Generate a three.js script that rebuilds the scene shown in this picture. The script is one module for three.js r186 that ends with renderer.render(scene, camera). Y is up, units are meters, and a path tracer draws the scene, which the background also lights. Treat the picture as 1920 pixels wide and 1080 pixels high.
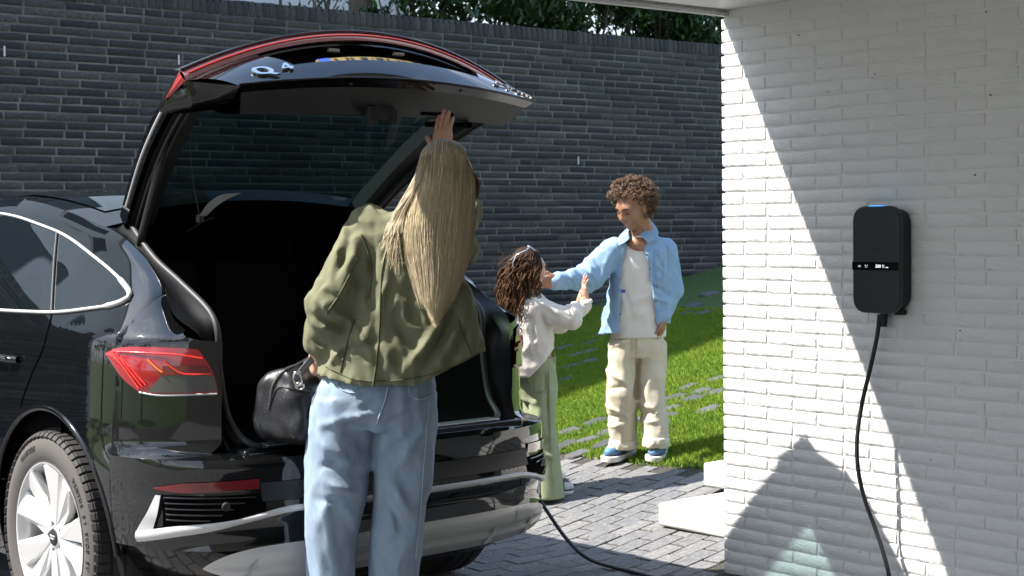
import * as THREE from 'three';
import { RoundedBoxGeometry } from 'three/addons/geometries/RoundedBoxGeometry.js';
import { TextGeometry } from 'three/addons/geometries/TextGeometry.js';
import { FontLoader } from 'three/addons/loaders/FontLoader.js';
import { ImprovedNoise } from 'three/addons/math/ImprovedNoise.js';
import { mergeGeometries, mergeVertices } from 'three/addons/utils/BufferGeometryUtils.js';

// ---------- camera, sky, sun, exposure ----------
const scene = new THREE.Scene();
const camera = new THREE.PerspectiveCamera(20.408, 16 / 9, 0.1, 300);
camera.position.set(0, 1.45, 0);
camera.up.set(0.01082, 0.99942, 0);
camera.lookAt(0, 1.45 - 0.3863779, -9.9925328);
camera.focus = 6.3; camera.userData.fStop = 8;
const renderer = new THREE.WebGLRenderer({ antialias: true });
renderer.toneMapping = THREE.LinearToneMapping;
renderer.toneMappingExposure = 2.6;
renderer.shadowMap.enabled = true;
const SUN = new THREE.Vector3(-0.639, 0.769, 0.012);
const sun = new THREE.DirectionalLight(0xfff8f0, 5);
sun.position.copy(SUN).multiplyScalar(30).add(new THREE.Vector3(0, 0, -7));
sun.target.position.set(0, 0, -7);
sun.castShadow = true;
sun.shadow.radius = 1;
Object.assign(sun.shadow.camera, { left: -14, right: 14, top: 14, bottom: -14, near: 1, far: 80 });
sun.shadow.mapSize.set(2048, 2048);
scene.add(sun, sun.target);

// ---------- helpers ----------
let seed = 12345;
const rnd = () => { seed = (seed + 0x6d2b79f5) | 0; let t = Math.imul(seed ^ (seed >>> 15), 1 | seed); t = (t + Math.imul(t ^ (t >>> 7), 61 | t)) ^ t; return ((t ^ (t >>> 14)) >>> 0) / 4294967296; };
const rr = (a, b) => a + (b - a) * rnd();
const pn = new ImprovedNoise();
const noise = (x, y = 0, z = 0) => pn.noise(x + 31.7, y + 17.3, z + 5.1);
const fbm = (x, y, z, o = 3) => { let s = 0, a = 1, t = 0; for (let i = 0; i < o; i++) { s += a * noise(x, y, z); t += a; a *= 0.5; x *= 2.03; y *= 2.03; z *= 2.03; } return s / t; };
const clamp = (x, a = 0, b = 1) => Math.min(b, Math.max(a, x));
const mix = (a, b, t) => a + (b - a) * t;
const sstep = (a, b, x) => { const t = clamp((x - a) / (b - a)); return t * t * (3 - 2 * t); };
// ---------- sky: clear blue air, paler to the horizon, broken white cloud all round ----------
{
  const w = 1024, h = 512, d = new Float32Array(w * h * 4), K = 1.0;
  for (let j = 0; j < h; j++) for (let i = 0; i < w; i++) {
    const el = ((j + 0.5) / h - 0.5) * Math.PI, az = ((i + 0.5) / w - 0.5) * 2 * Math.PI, y = Math.sin(el), c = Math.cos(el), x = c * Math.cos(az), z = c * Math.sin(az);
    const t = Math.pow(clamp(1 - Math.max(0, y)), 2.6); let r = mix(0.22, 0.84, t), g = mix(0.38, 0.90, t), b = mix(0.68, 0.98, t);
    const q = 1.5 / (Math.max(0, y) + 0.28), n = fbm(x * q * 1.5 + 4, y * 2, z * q * 1.5, 5), m = sstep(0.06, 0.36, n) * 0.85; const cl = 1.25 + 0.35 * fbm(x * q * 4, y * 3, z * q * 4 + 9, 3);
    r = mix(r, cl, m); g = mix(g, cl, m); b = mix(b, cl * 1.02, m);
    const ang = Math.acos(clamp((x * SUN.x + y * SUN.y + z * SUN.z) / SUN.length(), -1, 1)) * 57.3, au = 1.1 * Math.exp(-ang * ang / 350) + 0.3 * Math.exp(-ang / 32); r = r * 0.72 + au; g = g * 0.72 + au * 0.97; b = b * 0.72 + au * 0.92; // whiter, brighter air round the sun
    if (y < 0) { r = 0.35; g = 0.35; b = 0.34; }
    const k = (j * w + i) * 4; d[k] = r * K; d[k + 1] = g * K; d[k + 2] = b * K; d[k + 3] = 1;
  }
  const air = new THREE.DataTexture(d, w, h, THREE.RGBAFormat, THREE.FloatType); air.mapping = THREE.EquirectangularReflectionMapping; air.magFilter = THREE.LinearFilter; air.needsUpdate = true;
  scene.background = air; scene.environment = air;
}
const V = (x, y, z) => (Array.isArray(x) ? new THREE.Vector3(x[0], x[1], x[2]) : new THREE.Vector3(x, y, z));
const used = {};
function numbered(n) { const k = (used[n] = (used[n] ?? -1) + 1); return k ? `${n}_${String(k).padStart(3, '0')}` : n; }
function tag(o, label, category, group) { o.userData.label = label; if (category) o.userData.category = category; if (group) o.userData.group = group; return o; }
function thing(name, label, category, pos = [0, 0, 0], turn = 0, group) {
  const o = new THREE.Group(); o.name = numbered(name); o.position.set(...pos); o.rotation.y = turn; scene.add(o); return tag(o, label, category, group);
}
function part(name, geo, m, parent, label) {
  const o = new THREE.Mesh(geo, m); o.name = parent === scene ? numbered(name) : name; o.castShadow = o.receiveShadow = true; parent.add(o);
  if (label) o.userData.label = label; return o;
}
const merge = (list) => { const l = list.map((g) => { g = g.index ? g.toNonIndexed() : g.clone(); for (const k of Object.keys(g.attributes)) if (!['position', 'normal', 'uv'].includes(k)) g.deleteAttribute(k); if (!g.attributes.uv) g.setAttribute('uv', new THREE.BufferAttribute(new Float32Array(g.attributes.position.count * 2), 2)); return g; }); return mergeGeometries(l); };
const rgb = (r, g, b) => new THREE.Color().setRGB(r, g, b);
const std = (c, rough = 0.8, extra = {}) => new THREE.MeshStandardMaterial({ color: Array.isArray(c) ? rgb(...c) : c, roughness: rough, side: THREE.DoubleSide, ...extra });
const phys = (c, rough = 0.5, extra = {}) => new THREE.MeshPhysicalMaterial({ color: Array.isArray(c) ? rgb(...c) : c, roughness: rough, side: THREE.DoubleSide, ...extra });
// texture from a function (u,v in 0..1, tiling is the function's own affair) -> grey or [r,g,b] linear/sRGB bytes
function tex(w, h, f, srgb = false) {
  const d = new Uint8Array(w * h * 4);
  for (let y = 0; y < h; y++) for (let x = 0; x < w; x++) { const v = f(x / w, y / h), i = (y * w + x) * 4; if (typeof v === 'number') d[i] = d[i + 1] = d[i + 2] = clamp(v) * 255; else { d[i] = clamp(v[0]) * 255; d[i + 1] = clamp(v[1]) * 255; d[i + 2] = clamp(v[2]) * 255; } d[i + 3] = 255; }
  const t = new THREE.DataTexture(d, w, h); t.wrapS = t.wrapT = THREE.RepeatWrapping; t.magFilter = THREE.LinearFilter; t.minFilter = THREE.LinearMipmapLinearFilter; t.generateMipmaps = true; if (srgb) t.colorSpace = THREE.SRGBColorSpace; t.needsUpdate = true; return t;
}
// periodic noise for textures
const tn = (u, v, f, s = 0) => { // blend of 4 shifted copies gives a tiling field
  const a = (x, y) => noise(x * f + s, y * f + s * 1.7, s);
  const wu = sstep(0.8, 1, u), wv = sstep(0.8, 1, v);
  const r0 = mix(a(u, v), a(u - 1, v), wu), r1 = mix(a(u, v - 1), a(u - 1, v - 1), wu);
  return mix(r0, r1, wv);
};
const box = (w, h, d, x = 0, y = 0, z = 0) => new THREE.BoxGeometry(w, h, d).translate(x, y, z);
const rbox = (w, h, d, r, x = 0, y = 0, z = 0, s = 2) => new RoundedBoxGeometry(w, h, d, s, r).translate(x, y, z);
const curve = (pts, closed = false) => new THREE.CatmullRomCurve3(pts.map((p) => V(p)), closed, 'centripetal');
const tube = (pts, r, seg = 24, rad = 8, closed = false) => new THREE.TubeGeometry(curve(pts, closed), seg, r, rad, closed);
// tube whose radius follows rf(t)
function taperTube(pts, rf, seg = 24, rad = 8, sq = 1) {
  const g = new THREE.TubeGeometry(curve(pts), seg, 1, rad, false), p = g.attributes.position, c = curve(pts), q = new THREE.Vector3();
  for (let i = 0; i <= seg; i++) { c.getPointAt(i / seg, q); const R = rf(i / seg); for (let j = 0; j <= rad; j++) { const k = i * (rad + 1) + j; p.setXYZ(k, q.x + (p.getX(k) - q.x) * R, q.y + (p.getY(k) - q.y) * R * sq, q.z + (p.getZ(k) - q.z) * R); } }
  g.computeVertexNormals(); return g;
}
// grid surface from f(i/nu, j/nv) -> [x,y,z]
function surf(nu, nv, f, flip = false) {
  const P = [], UV = [], I = [];
  for (let j = 0; j <= nv; j++) for (let i = 0; i <= nu; i++) { const p = f(i / nu, j / nv); P.push(p[0], p[1], p[2]); UV.push(i / nu, j / nv); }
  for (let j = 0; j < nv; j++) for (let i = 0; i < nu; i++) { const a = j * (nu + 1) + i, b = a + 1, c = a + nu + 1, d = c + 1; if (flip) I.push(a, c, b, b, c, d); else I.push(a, b, c, b, d, c); }
  const g = new THREE.BufferGeometry(); g.setAttribute('position', new THREE.Float32BufferAttribute(P, 3)); g.setAttribute('uv', new THREE.Float32BufferAttribute(UV, 2)); g.setIndex(I); g.computeVertexNormals(); return g;
}
const lerp3 = (a, b, t) => [mix(a[0], b[0], t), mix(a[1], b[1], t), mix(a[2], b[2], t)];
// skin through several curves (each a list of points), smooth both ways
function skin(curves, nu, nv, flip) {
  const C = curves.map((c) => curve(c));
  const rows = [];
  for (let i = 0; i <= nu; i++) { const pts = C.map((c) => c.getPoint(i / nu)); rows.push(pts.length > 2 ? new THREE.CatmullRomCurve3(pts, false, 'centripetal') : new THREE.LineCurve3(pts[0], pts[1])); }
  return surf(nu, nv, (u, v) => rows[Math.round(u * nu)].getPoint(v).toArray(), flip);
}
const loftSkin = skin;
function instanced(name, geo, m, mats, parent, colors) {
  const o = new THREE.InstancedMesh(geo, m, mats.length); mats.forEach((x, i) => o.setMatrixAt(i, x)); if (colors) colors.forEach((c, i) => o.setColorAt(i, c));
  o.name = parent === scene ? numbered(name) : name; o.castShadow = o.receiveShadow = true; parent.add(o); return o;
}
const M4 = (p, q, s) => new THREE.Matrix4().compose(V(p), q, V(s));
const eul = (x, y, z) => new THREE.Quaternion().setFromEuler(new THREE.Euler(x, y, z, 'YXZ'));
const font = await new FontLoader().loadAsync('fonts/droid/droid_sans_bold.typeface.json');
const text3 = (s, size, depth) => { const g = new TextGeometry(s, { font, size, depth, curveSegments: 3 }); g.computeBoundingBox(); const b = g.boundingBox; return g.translate(-(b.min.x + b.max.x) / 2, -(b.min.y + b.max.y) / 2, 0); };

// the ground: level drive, rising gently to the back and to the right
const ground = (x, z) => { const h = -0.69314 + 0.158156 * x - 0.0914158 * z, y = 0.5 * (h + Math.sqrt(h * h + 0.0004)); return Math.min(y, 2.2); };
const AU = [0.632535, 0.774532], AW = [0.774532, -0.632535];   // along the white wall, and square to it (x, z)
const uw = (u, w) => [AU[0] * u + AW[0] * w, AU[1] * u + AW[1] * w];

// ---------- ground ----------
const sandTex = tex(256, 256, (u, v) => { const n = 0.5 + 0.5 * tn(u, v, 40) + 0.25 * tn(u, v, 90, 3); return [0.30 * n + 0.1, 0.28 * n + 0.1, 0.25 * n + 0.09]; }, true);
const earthTex = tex(256, 256, (u, v) => { const n = 0.5 + 0.5 * tn(u, v, 30) + 0.3 * tn(u, v, 80, 3); return [0.18 + 0.12 * n, 0.24 + 0.16 * n, 0.09 + 0.06 * n]; }, true);
function sheet(u0, u1, w0, w1, nu, nw, lift, uvs = 1) {
  const g = surf(nu, nw, (a, b) => { const [x, z] = uw(mix(u0, u1, a), mix(w0, w1, b)); return [x, ground(x, z) + lift, z]; }, false), t = g.attributes.uv;
  for (let i = 0; i < t.count; i++) t.setXY(i, t.getX(i) * (u1 - u0) * uvs, t.getY(i) * (w1 - w0) * uvs);
  return g;
}
const earth = part('ground', sheet(-70, 70, -70, 70, 200, 200, -0.06, 0.5), std([0.9, 0.9, 0.9], 0.95, { map: earthTex }), scene); earth.userData.kind = 'structure';
const LAWN_W = (u) => 5.88 + 0.035 * noise(u * 2.2) + 0.02 * noise(u * 7, 4);
const drive = new THREE.Group(); drive.name = 'driveway'; drive.userData.kind = 'structure'; scene.add(drive);
part('joint_sand', sheet(-10.7, 6, -7, 5.9, 90, 70, -0.004, 2), std([0.8, 0.8, 0.8], 0.95, { map: sandTex }), drive);
{
  const pt = tex(256, 256, (u, v) => 0.88 + 0.16 * tn(u, v, 20) + 0.2 * tn(u, v, 70, 5), true);
  const pb = tex(256, 256, (u, v) => 0.5 + 0.4 * tn(u, v, 60, 2));
  const mats = [[0.18, 0.18, 0.182], [0.195, 0.194, 0.192], [0.165, 0.166, 0.169], [0.21, 0.208, 0.203]].map((c) => std(c, 0.85, { map: pt, bumpMap: pb, bumpScale: 0.002 }));
  const L = 0.205, B = 0.1, H = 0.05;
  const geos = [0, 1, 2, 3].map((k) => { const g = new RoundedBoxGeometry(L - 0.006, H, B - 0.006, 1, 0.004).translate(0, -H / 2, 0), p = g.attributes.position; for (let i = 0; i < p.count; i++) { const a = p.getX(i), b = p.getZ(i); p.setXYZ(i, a + 0.0015 * noise(a * 60, b * 60, k * 9), p.getY(i) + 0.0012 * noise(a * 40, k * 7, b * 40), b + 0.0012 * noise(b * 50, a * 50, k * 5)); } g.computeVertexNormals(); const uv = g.attributes.uv; for (let i = 0; i < uv.count; i++) uv.setXY(i, p.getX(i) * 2 + k * 0.3, p.getZ(i) * 2 + k * 0.17); return g; });
  const rest = [[], [], [], []]; let count = 0;
  for (let r = -106; r < 48; r++) { const u = r * B; for (let c = -30; c < 29; c++) {
    const w = c * L + (((r % 2) + 2) % 2) * L * 0.5 + 0.01 * noise(r * 0.7); const wob = 0.02 * noise(w * 0.8, u * 0.5);
    if (w > LAWN_W(u) - 0.09 || (u > -4.6 && w > 4.7 && w < 5.2)) continue;
    const [x, z] = uw(u + wob, w); if (z > -1.5 && Math.abs(x) > 4) continue;
    const e = 0.02, y = ground(x, z), k = Math.floor(rnd() * 4), n = new THREE.Vector3(-(ground(x + e, z) - y) / e, 1, -(ground(x, z + e) - y) / e).normalize();
    const q = new THREE.Quaternion().setFromUnitVectors(V(0, 1, 0), n).multiply(eul(rr(-0.01, 0.01), Math.atan2(-AW[1], AW[0]) + rr(-0.012, 0.012), rr(-0.012, 0.012)));
    const lift = 0.004 + rr(-0.002, 0.002);
    const vis = z < -6.0 && x > 0.02 * -z - 0.25 - (z < -7.6 ? 0 : 0.15) && x < 0.135 * -z + 0.06 && z > -9.3 && y > -1;
    if (vis && count < 300) { count++; const o = part('paver', geos[k], mats[k], drive); o.position.set(x, y + lift, z); o.quaternion.copy(q); }
    else rest[k].push(M4([x, y + lift, z], q, [1, 1, 1]));
  } }
  rest.forEach((l, k) => { const o = instanced('paving', geos[k], mats[k], l, drive); o.userData.kind = 'stuff'; });
  // fallen stalks and bits on the paving
  const bits = []; for (let i = 0; i < 260; i++) { const u = rr(-7.2, -4.9), w = rr(3.4, 5.9), [x, z] = uw(u, w); if (noise(u * 3, w * 3) < -0.05) continue; bits.push(M4([x, ground(x, z) + 0.008, z], eul(0, rr(0, 6.3), 0), [rr(0.3, 1), 1, rr(0.5, 1)])); }
  const litter = instanced('plant_litter', new THREE.BoxGeometry(0.04, 0.003, 0.004), std([0.42, 0.36, 0.22], 0.9), bits, scene); litter.userData.kind = 'stuff'; tag(litter, 'dry grass stalks and straw bits lying on the grey paving', 'litter');
}
// ---------- lawn with stepping stones ----------
const stones = [];
{
  const lawn = part('lawn_soil', sheet(-10.72, -2, 5.9, 16, 60, 60, 0.0, 1), std([0.9, 0.95, 0.85], 0.95, { map: earthTex }), scene); lawn.userData.kind = 'structure';
  // stepping stones sunk in the grass
  const sm = [[0.055, 0.056, 0.06], [0.07, 0.071, 0.073], [0.085, 0.085, 0.085]].map((c) => std(c, 0.9));
  const at = [[0.3009,0.1865,-9.0964], [0.344,0.2232,-9.4234], [0.4338,0.2108,-9.1325], [0.5025,0.2597,-9.5493], [0.5788,0.2439,-9.2442], [0.3597,0.1718,-8.8332], [0.5186,0.2087,-8.9628], [0.649,0.286,-9.584], [0.9585,0.3331,-9.5648], [1.0995,0.3709,-9.7339], [1.1781,0.3984,-9.8993], [1.3053,0.4451,-10.1905], [1.016,0.3701,-9.8701], [1.1074,0.4054,-10.0983], [1.1528,0.3466,-9.3759], [0.9167,0.3088,-9.3708], [1.2547,0.4014,-9.7999], [0.7614,0.286,-9.3903], [0.8537,0.2835,-9.2022],
    [0.4061,0.4964,-12.3081], [0.4921,0.474,-11.914], [0.6138,0.5327,-12.3451], [0.435,0.4254,-11.4802], [0.5938,0.4937,-11.9536], [0.7099,0.5692,-12.5782], [0.8655,0.6332,-13.0103], [0.5739,0.4551,-11.5651], [0.3691,0.3737,-11.029], [1.5093,0.7631,-13.3168], [1.7031,0.838,-13.8014], [1.4251,0.717,-12.9588], [1.5391,0.7231,-12.8276]];
  const path = thing('stepping_stones', 'grey stone setts sunk in rows across the sloping grass behind the children', 'stepping stones');
  at.forEach((p, i) => {
    const s = new THREE.SphereGeometry(1, 12, 8), q = s.attributes.position, w = rr(0.075, 0.115), d = rr(0.04, 0.062);
    for (let k = 0; k < q.count; k++) { const x = q.getX(k), y = q.getY(k), z = q.getZ(k), e = (t) => Math.sign(t) * Math.pow(Math.abs(t), 0.55); q.setXYZ(k, e(x) * w * (1 + 0.1 * noise(x * 2, z * 2, i)), Math.min(y, 0.5) * 0.05 + 0.006 * noise(x * 3, z * 3, i), e(z) * d * (1 + 0.12 * noise(z * 2, i, x * 2))); }
    s.computeVertexNormals(); const o = part('sett', s, sm[i % 3], path); o.position.set(p[0], p[1] - 0.004, p[2]); o.rotation.set(0.09, 0.687 + rr(-0.12, 0.12), 0.1); stones.push([p[0], p[2], w, d]);
  });
  // blades
  const bg = new THREE.BufferGeometry(); const P = [], N = [], I = [];
  for (let k = 0; k < 5; k++) { const a = k * 1.3, cx = rr(-0.012, 0.012), cz = rr(-0.012, 0.012), lx = rr(-0.022, 0.022), lz = rr(-0.022, 0.022), h = rr(0.03, 0.052), c = Math.cos(a) * 0.0024, s = Math.sin(a) * 0.0024, b = P.length / 3;
    P.push(cx - c, -0.01, cz - s, cx + c, -0.01, cz + s, cx + lx * 0.4 - c * 0.9, h * 0.6, cz + lz * 0.4 - s * 0.9, cx + lx * 0.4 + c * 0.9, h * 0.6, cz + lz * 0.4 + s * 0.9, cx + lx, h, cz + lz); for (let j = 0; j < 5; j++) N.push(-s * 150, 0.85, c * 150); I.push(b, b + 1, b + 2, b + 1, b + 3, b + 2, b + 2, b + 3, b + 4); }
  bg.setAttribute('position', new THREE.Float32BufferAttribute(P, 3)); bg.setAttribute('normal', new THREE.Float32BufferAttribute(N, 3)); bg.setAttribute('uv', new THREE.Float32BufferAttribute(new Float32Array(P.length / 3 * 2), 2)); bg.setIndex(I); bg.computeVertexNormals();
  const bm = [], bc = [];
  for (let i = 0; i < 95000; i++) {
    const far = rnd(); const u = -4.6 - Math.pow(far, 0.8) * 6.05, w = LAWN_W(u) - 0.03 + Math.pow(rnd(), 1.0) * 3.6; const [x, z] = uw(u, w);
    if (x < -0.9 || x > -z * 0.15 + 0.3) continue;
    const edge = w - LAWN_W(u); if (edge < 0.1 && rnd() > 0.5 + edge * 5) continue;
    if (stones.some(([sx, sz, a, b]) => { const du = (x - sx) * AU[0] + (z - sz) * AU[1], dw = (x - sx) * AW[0] + (z - sz) * AW[1]; return (dw / (a * 0.86)) ** 2 + (du / (b * 0.84)) ** 2 < 1; })) continue;
    const n = 0.5 + 0.5 * noise(x * 1.7, z * 1.7), s = rr(0.6, 1.15) * mix(0.75, 1.05, n) * (edge < 0.25 ? 0.8 : 1);
    bm.push(M4([x, ground(x, z) - 0.002, z], eul(rr(-0.2, 0.2), rr(0, 6.3), rr(-0.2, 0.2)), [rr(0.9, 1.5), s, rr(0.9, 1.5)]));
    const y = rnd(); bc.push(rgb(mix(0.13, 0.31, y) * mix(0.8, 1.1, n), mix(0.26, 0.41, y) * mix(0.85, 1.05, n), mix(0.02, 0.038, y)));
  }
  const grass = instanced('grass', bg, phys([1, 1, 1], 0.75, { transmission: 0.35, thickness: 0, specularIntensity: 0.4 }), bm, scene, bc); grass.userData.kind = 'stuff'; tag(grass, 'short green lawn grass on the slope below the dark brick wall', 'grass');
}
// ---------- bricks ----------
const creaseTex = tex(512, 512, (u, v) => { // hand-moulded folds: slanting creases in patches
  const a = tn(u, v, 7, 1), w = tn(u, v, 5, 9); const s = (u * 0.8 + v * 1.3) * 26 + 3.2 * a; const r = 1 - Math.abs(Math.sin(Math.PI * s)); const m = clamp(0.5 + 1.6 * w);
  return 0.55 + 0.16 * tn(u, v, 14, 4) + 0.14 * tn(u, v, 50, 6) - 0.4 * m * Math.pow(r, 5);
});
function brickGeo(len, h, k, amp, pil) { // pillowed hand-made brick face, back open into the mortar
  const nx = len > 0.16 ? 10 : 5, ny = 4;
  const g = surf(nx, ny, (a, b) => {
    const bx = Math.min(a, 1 - a) * nx, by = Math.min(b, 1 - b) * ny, ring = Math.min(bx, by);
    const x = (bx < 0.5 ? 1 : bx < 1.5 ? (1 - 0.0034 / len) / (1 - 2 / nx) : 1) * (a - 0.5) * len, y = (b - 0.5) * h * (by < 0.5 ? 1 : by < 1.5 ? (0.5 - 0.0016 / h) / 0.25 : 1);
    const wob = 0.0022 * noise(x * 30, k * 13.3, 2) + 0.0015 * noise(x * 80, k * 5.3, b * 2);
    const z = ring < 0.5 ? -0.005 : pil * (ring < 1.5 ? 0.94 : 1) + amp * fbm(x * 22 + k * 3.1, y * 40, k * 7.7, 3);
    return [x + (bx < 1.5 ? 0.002 * noise(y * 60, k * 3) : 0), y + wob * (b > 0.5 ? 1 : 0.9), z];
  });
  const uv = g.attributes.uv, p = g.attributes.position; const ox = rnd(), oy = rnd(); for (let i = 0; i < uv.count; i++) uv.setXY(i, p.getX(i) * 2.2 + ox, p.getY(i) * 2.2 + oy);
  return g;
}
// bond rows of random stretchers and halves; emits (x centre, length kind, course)
function bond(len, x0, x1, r) { const out = []; let x = x0 - rr(0, 0.2); while (x < x1) { const half = rnd() < 0.13, l = (half ? 0.115 : 0.24) * len; out.push([x + l / 2, half, l]); x += l + 0.01; } return out; }
{
  // ----- white painted house wall with the charger -----
  const wall = thing('white_brick_wall', 'white painted brick house wall at right carrying the wall charger', 'wall', [0.85336, 0, -6.46552], -0.88598);
  const wm = std([0.79, 0.79, 0.78], 0.75, { bumpMap: creaseTex, bumpScale: 0.005 }), mm = std([0.78, 0.78, 0.765], 0.8, { bumpMap: creaseTex, bumpScale: 0.003 });
  part('wall_core', box(4.2, 2.75, 0.21, 2.1 + 0.012, 2.75 / 2 - 0.3, -0.1085), mm, wall);
  const S = [], Hh = []; for (let k = 0; k < 10; k++) S.push(brickGeo(0.24, 0.043, k, 0.0015, 0.0026)); for (let k = 0; k < 5; k++) Hh.push(brickGeo(0.115, 0.043, 40 + k, 0.0015, 0.0026));
  const rest = []; let n = 0;
  for (let r = 0; r < 50; r++) { const y = -0.09 + r * 0.05 - 0.009; if (y > 2.27) break;
    const first = r % 2 ? 0.115 : 0.24; let list = []; { let x = 0.0; let lead = [first === 0.24 ? [0.115, true, 0.23] : [0.055, true, 0.11]]; list.push([lead[0][0], lead[0][2] < 0.2, lead[0][2]]); x = lead[0][2] + 0.01; while (x < 4) { const half = rnd() < 0.12, l = half ? 0.115 : 0.24; list.push([x + l / 2, half, l]); x += l + 0.01; } }
    for (const [x, half, l] of list) { const G = half ? Hh : S, g = G[Math.floor(rnd() * G.length)], sx = l / (half ? 0.115 : 0.24), yy = y + rr(-0.0015, 0.0015), rz = rr(-0.006, 0.006);
      if (x < 1.58 && n < 300) { n++; const o = part('brick', g, wm, wall); o.position.set(x, yy, 0); o.rotation.z = rz; o.scale.x = sx * (rnd() < 0.5 ? 1 : 1); }
      else rest.push(g.clone().applyMatrix4(M4([x, yy, 0], eul(0, 0, rz), [sx, 1, 1]))); }
    // quoin on the return face
    const q = S[r % 10].clone().applyMatrix4(M4([0.0045, y, -0.11], eul(0, -Math.PI / 2, 0), [0.85, 1.0, 1])); rest.push(q);
  }
  for (const p of [[1.202,1.9415,-6.0339], [1.3338,1.9907,-5.8725], [1.6434,1.8807,-5.4934], [1.6325,2.1655,-5.5067], [1.6044,1.6095,-5.5411], [1.1058,2.1678,-6.1517], [1.1939,1.9425,-6.0438], [1.488,0.6005,-5.6837], [1.2857,0.2202,-5.9314], [1.566,1.0675,-5.5882]]) { const v = V(p).sub(wall.position).applyAxisAngle(V(0, 1, 0), 0.88598); part('paint_chip', new THREE.SphereGeometry(1, 8, 6).scale(rr(0.002, 0.0045), rr(0.002, 0.004), 0.0014).translate(v.x, v.y, v.z), std([0.06, 0.055, 0.05], 0.95), wall); }
  const rs = part('brickwork', merge(rest), wm, wall); rs.userData.kind = 'stuff';
}
{
  // ----- dark garden wall -----
  const wall = thing('dark_brick_wall', 'long dark grey brick garden wall with an upright brick coping', 'wall', [-1.1117, 0, -12.90323], 0.68482);
  const X0 = -9, X1 = 9, TOP = 3.165, C = 0.06;
  const speck = tex(256, 256, (u, v) => 0.84 + 0.3 * tn(u, v, 24) + 0.28 * tn(u, v, 90, 3), true);
  const mm = std([0.185, 0.178, 0.164], 0.95, { map: speck, bumpMap: creaseTex, bumpScale: 0.003 });
  part('wall_core', box(X1 - X0, TOP + 0.3, 0.3, 0, TOP / 2 - 0.17, -0.1502), mm, wall);
  const tones = [[0.017, 0.020, 0.023], [0.027, 0.030, 0.033], [0.040, 0.042, 0.043], [0.056, 0.057, 0.055], [0.078, 0.078, 0.073], [0.064, 0.058, 0.050]];
  const bms = tones.map((c) => std(c, 0.72, { map: speck, bumpMap: creaseTex, bumpScale: 0.005 }));
  const S = [], Hh = []; for (let k = 0; k < 8; k++) S.push(brickGeo(0.285, 0.0485, 60 + k, 0.0015, 0.0035)); for (let k = 0; k < 4; k++) Hh.push(brickGeo(0.135, 0.0475, 80 + k, 0.003, 0.004));
  const rest = bms.map(() => []); let n = 0;
  for (let r = 50; r >= 0; r--) { const y = TOP - 0.14 - (50 - r) * C; let x = X0 - rr(0, 0.25);
    while (x < X1) { const half = rnd() < 0.15, l = (half ? 0.137 : 0.287), G = half ? Hh : S, g = G[Math.floor(rnd() * G.length)]; const t = rnd(), k = t < 0.2 ? 0 : t < 0.48 ? 1 : t < 0.7 ? 2 : t < 0.85 ? 3 : t < 0.95 ? 4 : 5; const cx = x + l / 2, yy = y + rr(-0.0012, 0.0012), rz = rr(-0.004, 0.004);
      const wx = -1.1117 + 0.774532 * cx, wz = -12.90323 - 0.632535 * cx, vis = wx / -wz > -0.325 && wx / -wz < 0.135;
      const inLeft = wx / -wz < -0.2 && y > 1.6, inRight = wx / -wz > -0.02 && y > 1.15;
      if (n < 300 && vis && (inLeft || inRight)) { n++; const o = part('brick', g, bms[k], wall); o.position.set(cx, yy, 0); o.rotation.z = rz; }
      else rest[k].push(M4([cx, yy, 0], eul(0, 0, rz), [1, 1, 1]));
      x += l + 0.013; } }
  rest.forEach((l, k) => { // far and hidden bricks, one variant per tone
    const g = merge(l.map((m, i) => S[(i + k) % 8].clone().applyMatrix4(m))); const o = part('brickwork', g, bms[k], wall); o.userData.kind = 'stuff'; });
  // rowlock coping
  const cg = [0, 1, 2, 3].map((k) => { const g = brickGeo(0.115, 0.05, 95 + k, 0.003, 0.006).rotateZ(Math.PI / 2); return g; });
  const cb = new RoundedBoxGeometry(0.05, 0.115, 0.3, 1, 0.004).translate(0, 0, -0.148);
  let m = 0; const crest = [];
  for (let x = X0; x < X1; x += 0.0595) { const k = [1, 2, 2, 3, 3, 4, 5, 1][Math.floor(rnd() * 8)], wx = -1.1117 + 0.774532 * x, wz = -12.90323 - 0.632535 * x, vis = wx / -wz > -0.33 && wx / -wz < 0.136; const y = TOP - 0.05 + rr(-0.003, 0.003);
    if (vis) { const o = part('coping_brick', merge([cb, cg[m++ % 4]]), bms[k], wall); o.position.set(x, y, 0.002); o.rotation.z = rr(-0.015, 0.015); }
    else crest.push(cb.clone().translate(x, y, 0)); }
  part('coping', merge(crest), bms[3], wall).userData.kind = 'stuff';
  for (const p of [[-3.4513,2.6817,-10.9874], [-2.4322,2.6988,-11.8196], [0.6019,2.028,-14.2975]]) { const o = part('weep_vent', box(0.012, 0.07, 0.012), std([0.6, 0.6, 0.57], 0.7), wall); const v = V(p).sub(wall.position).applyAxisAngle(V(0, 1, 0), -0.68482); o.position.copy(v); }
}
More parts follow.
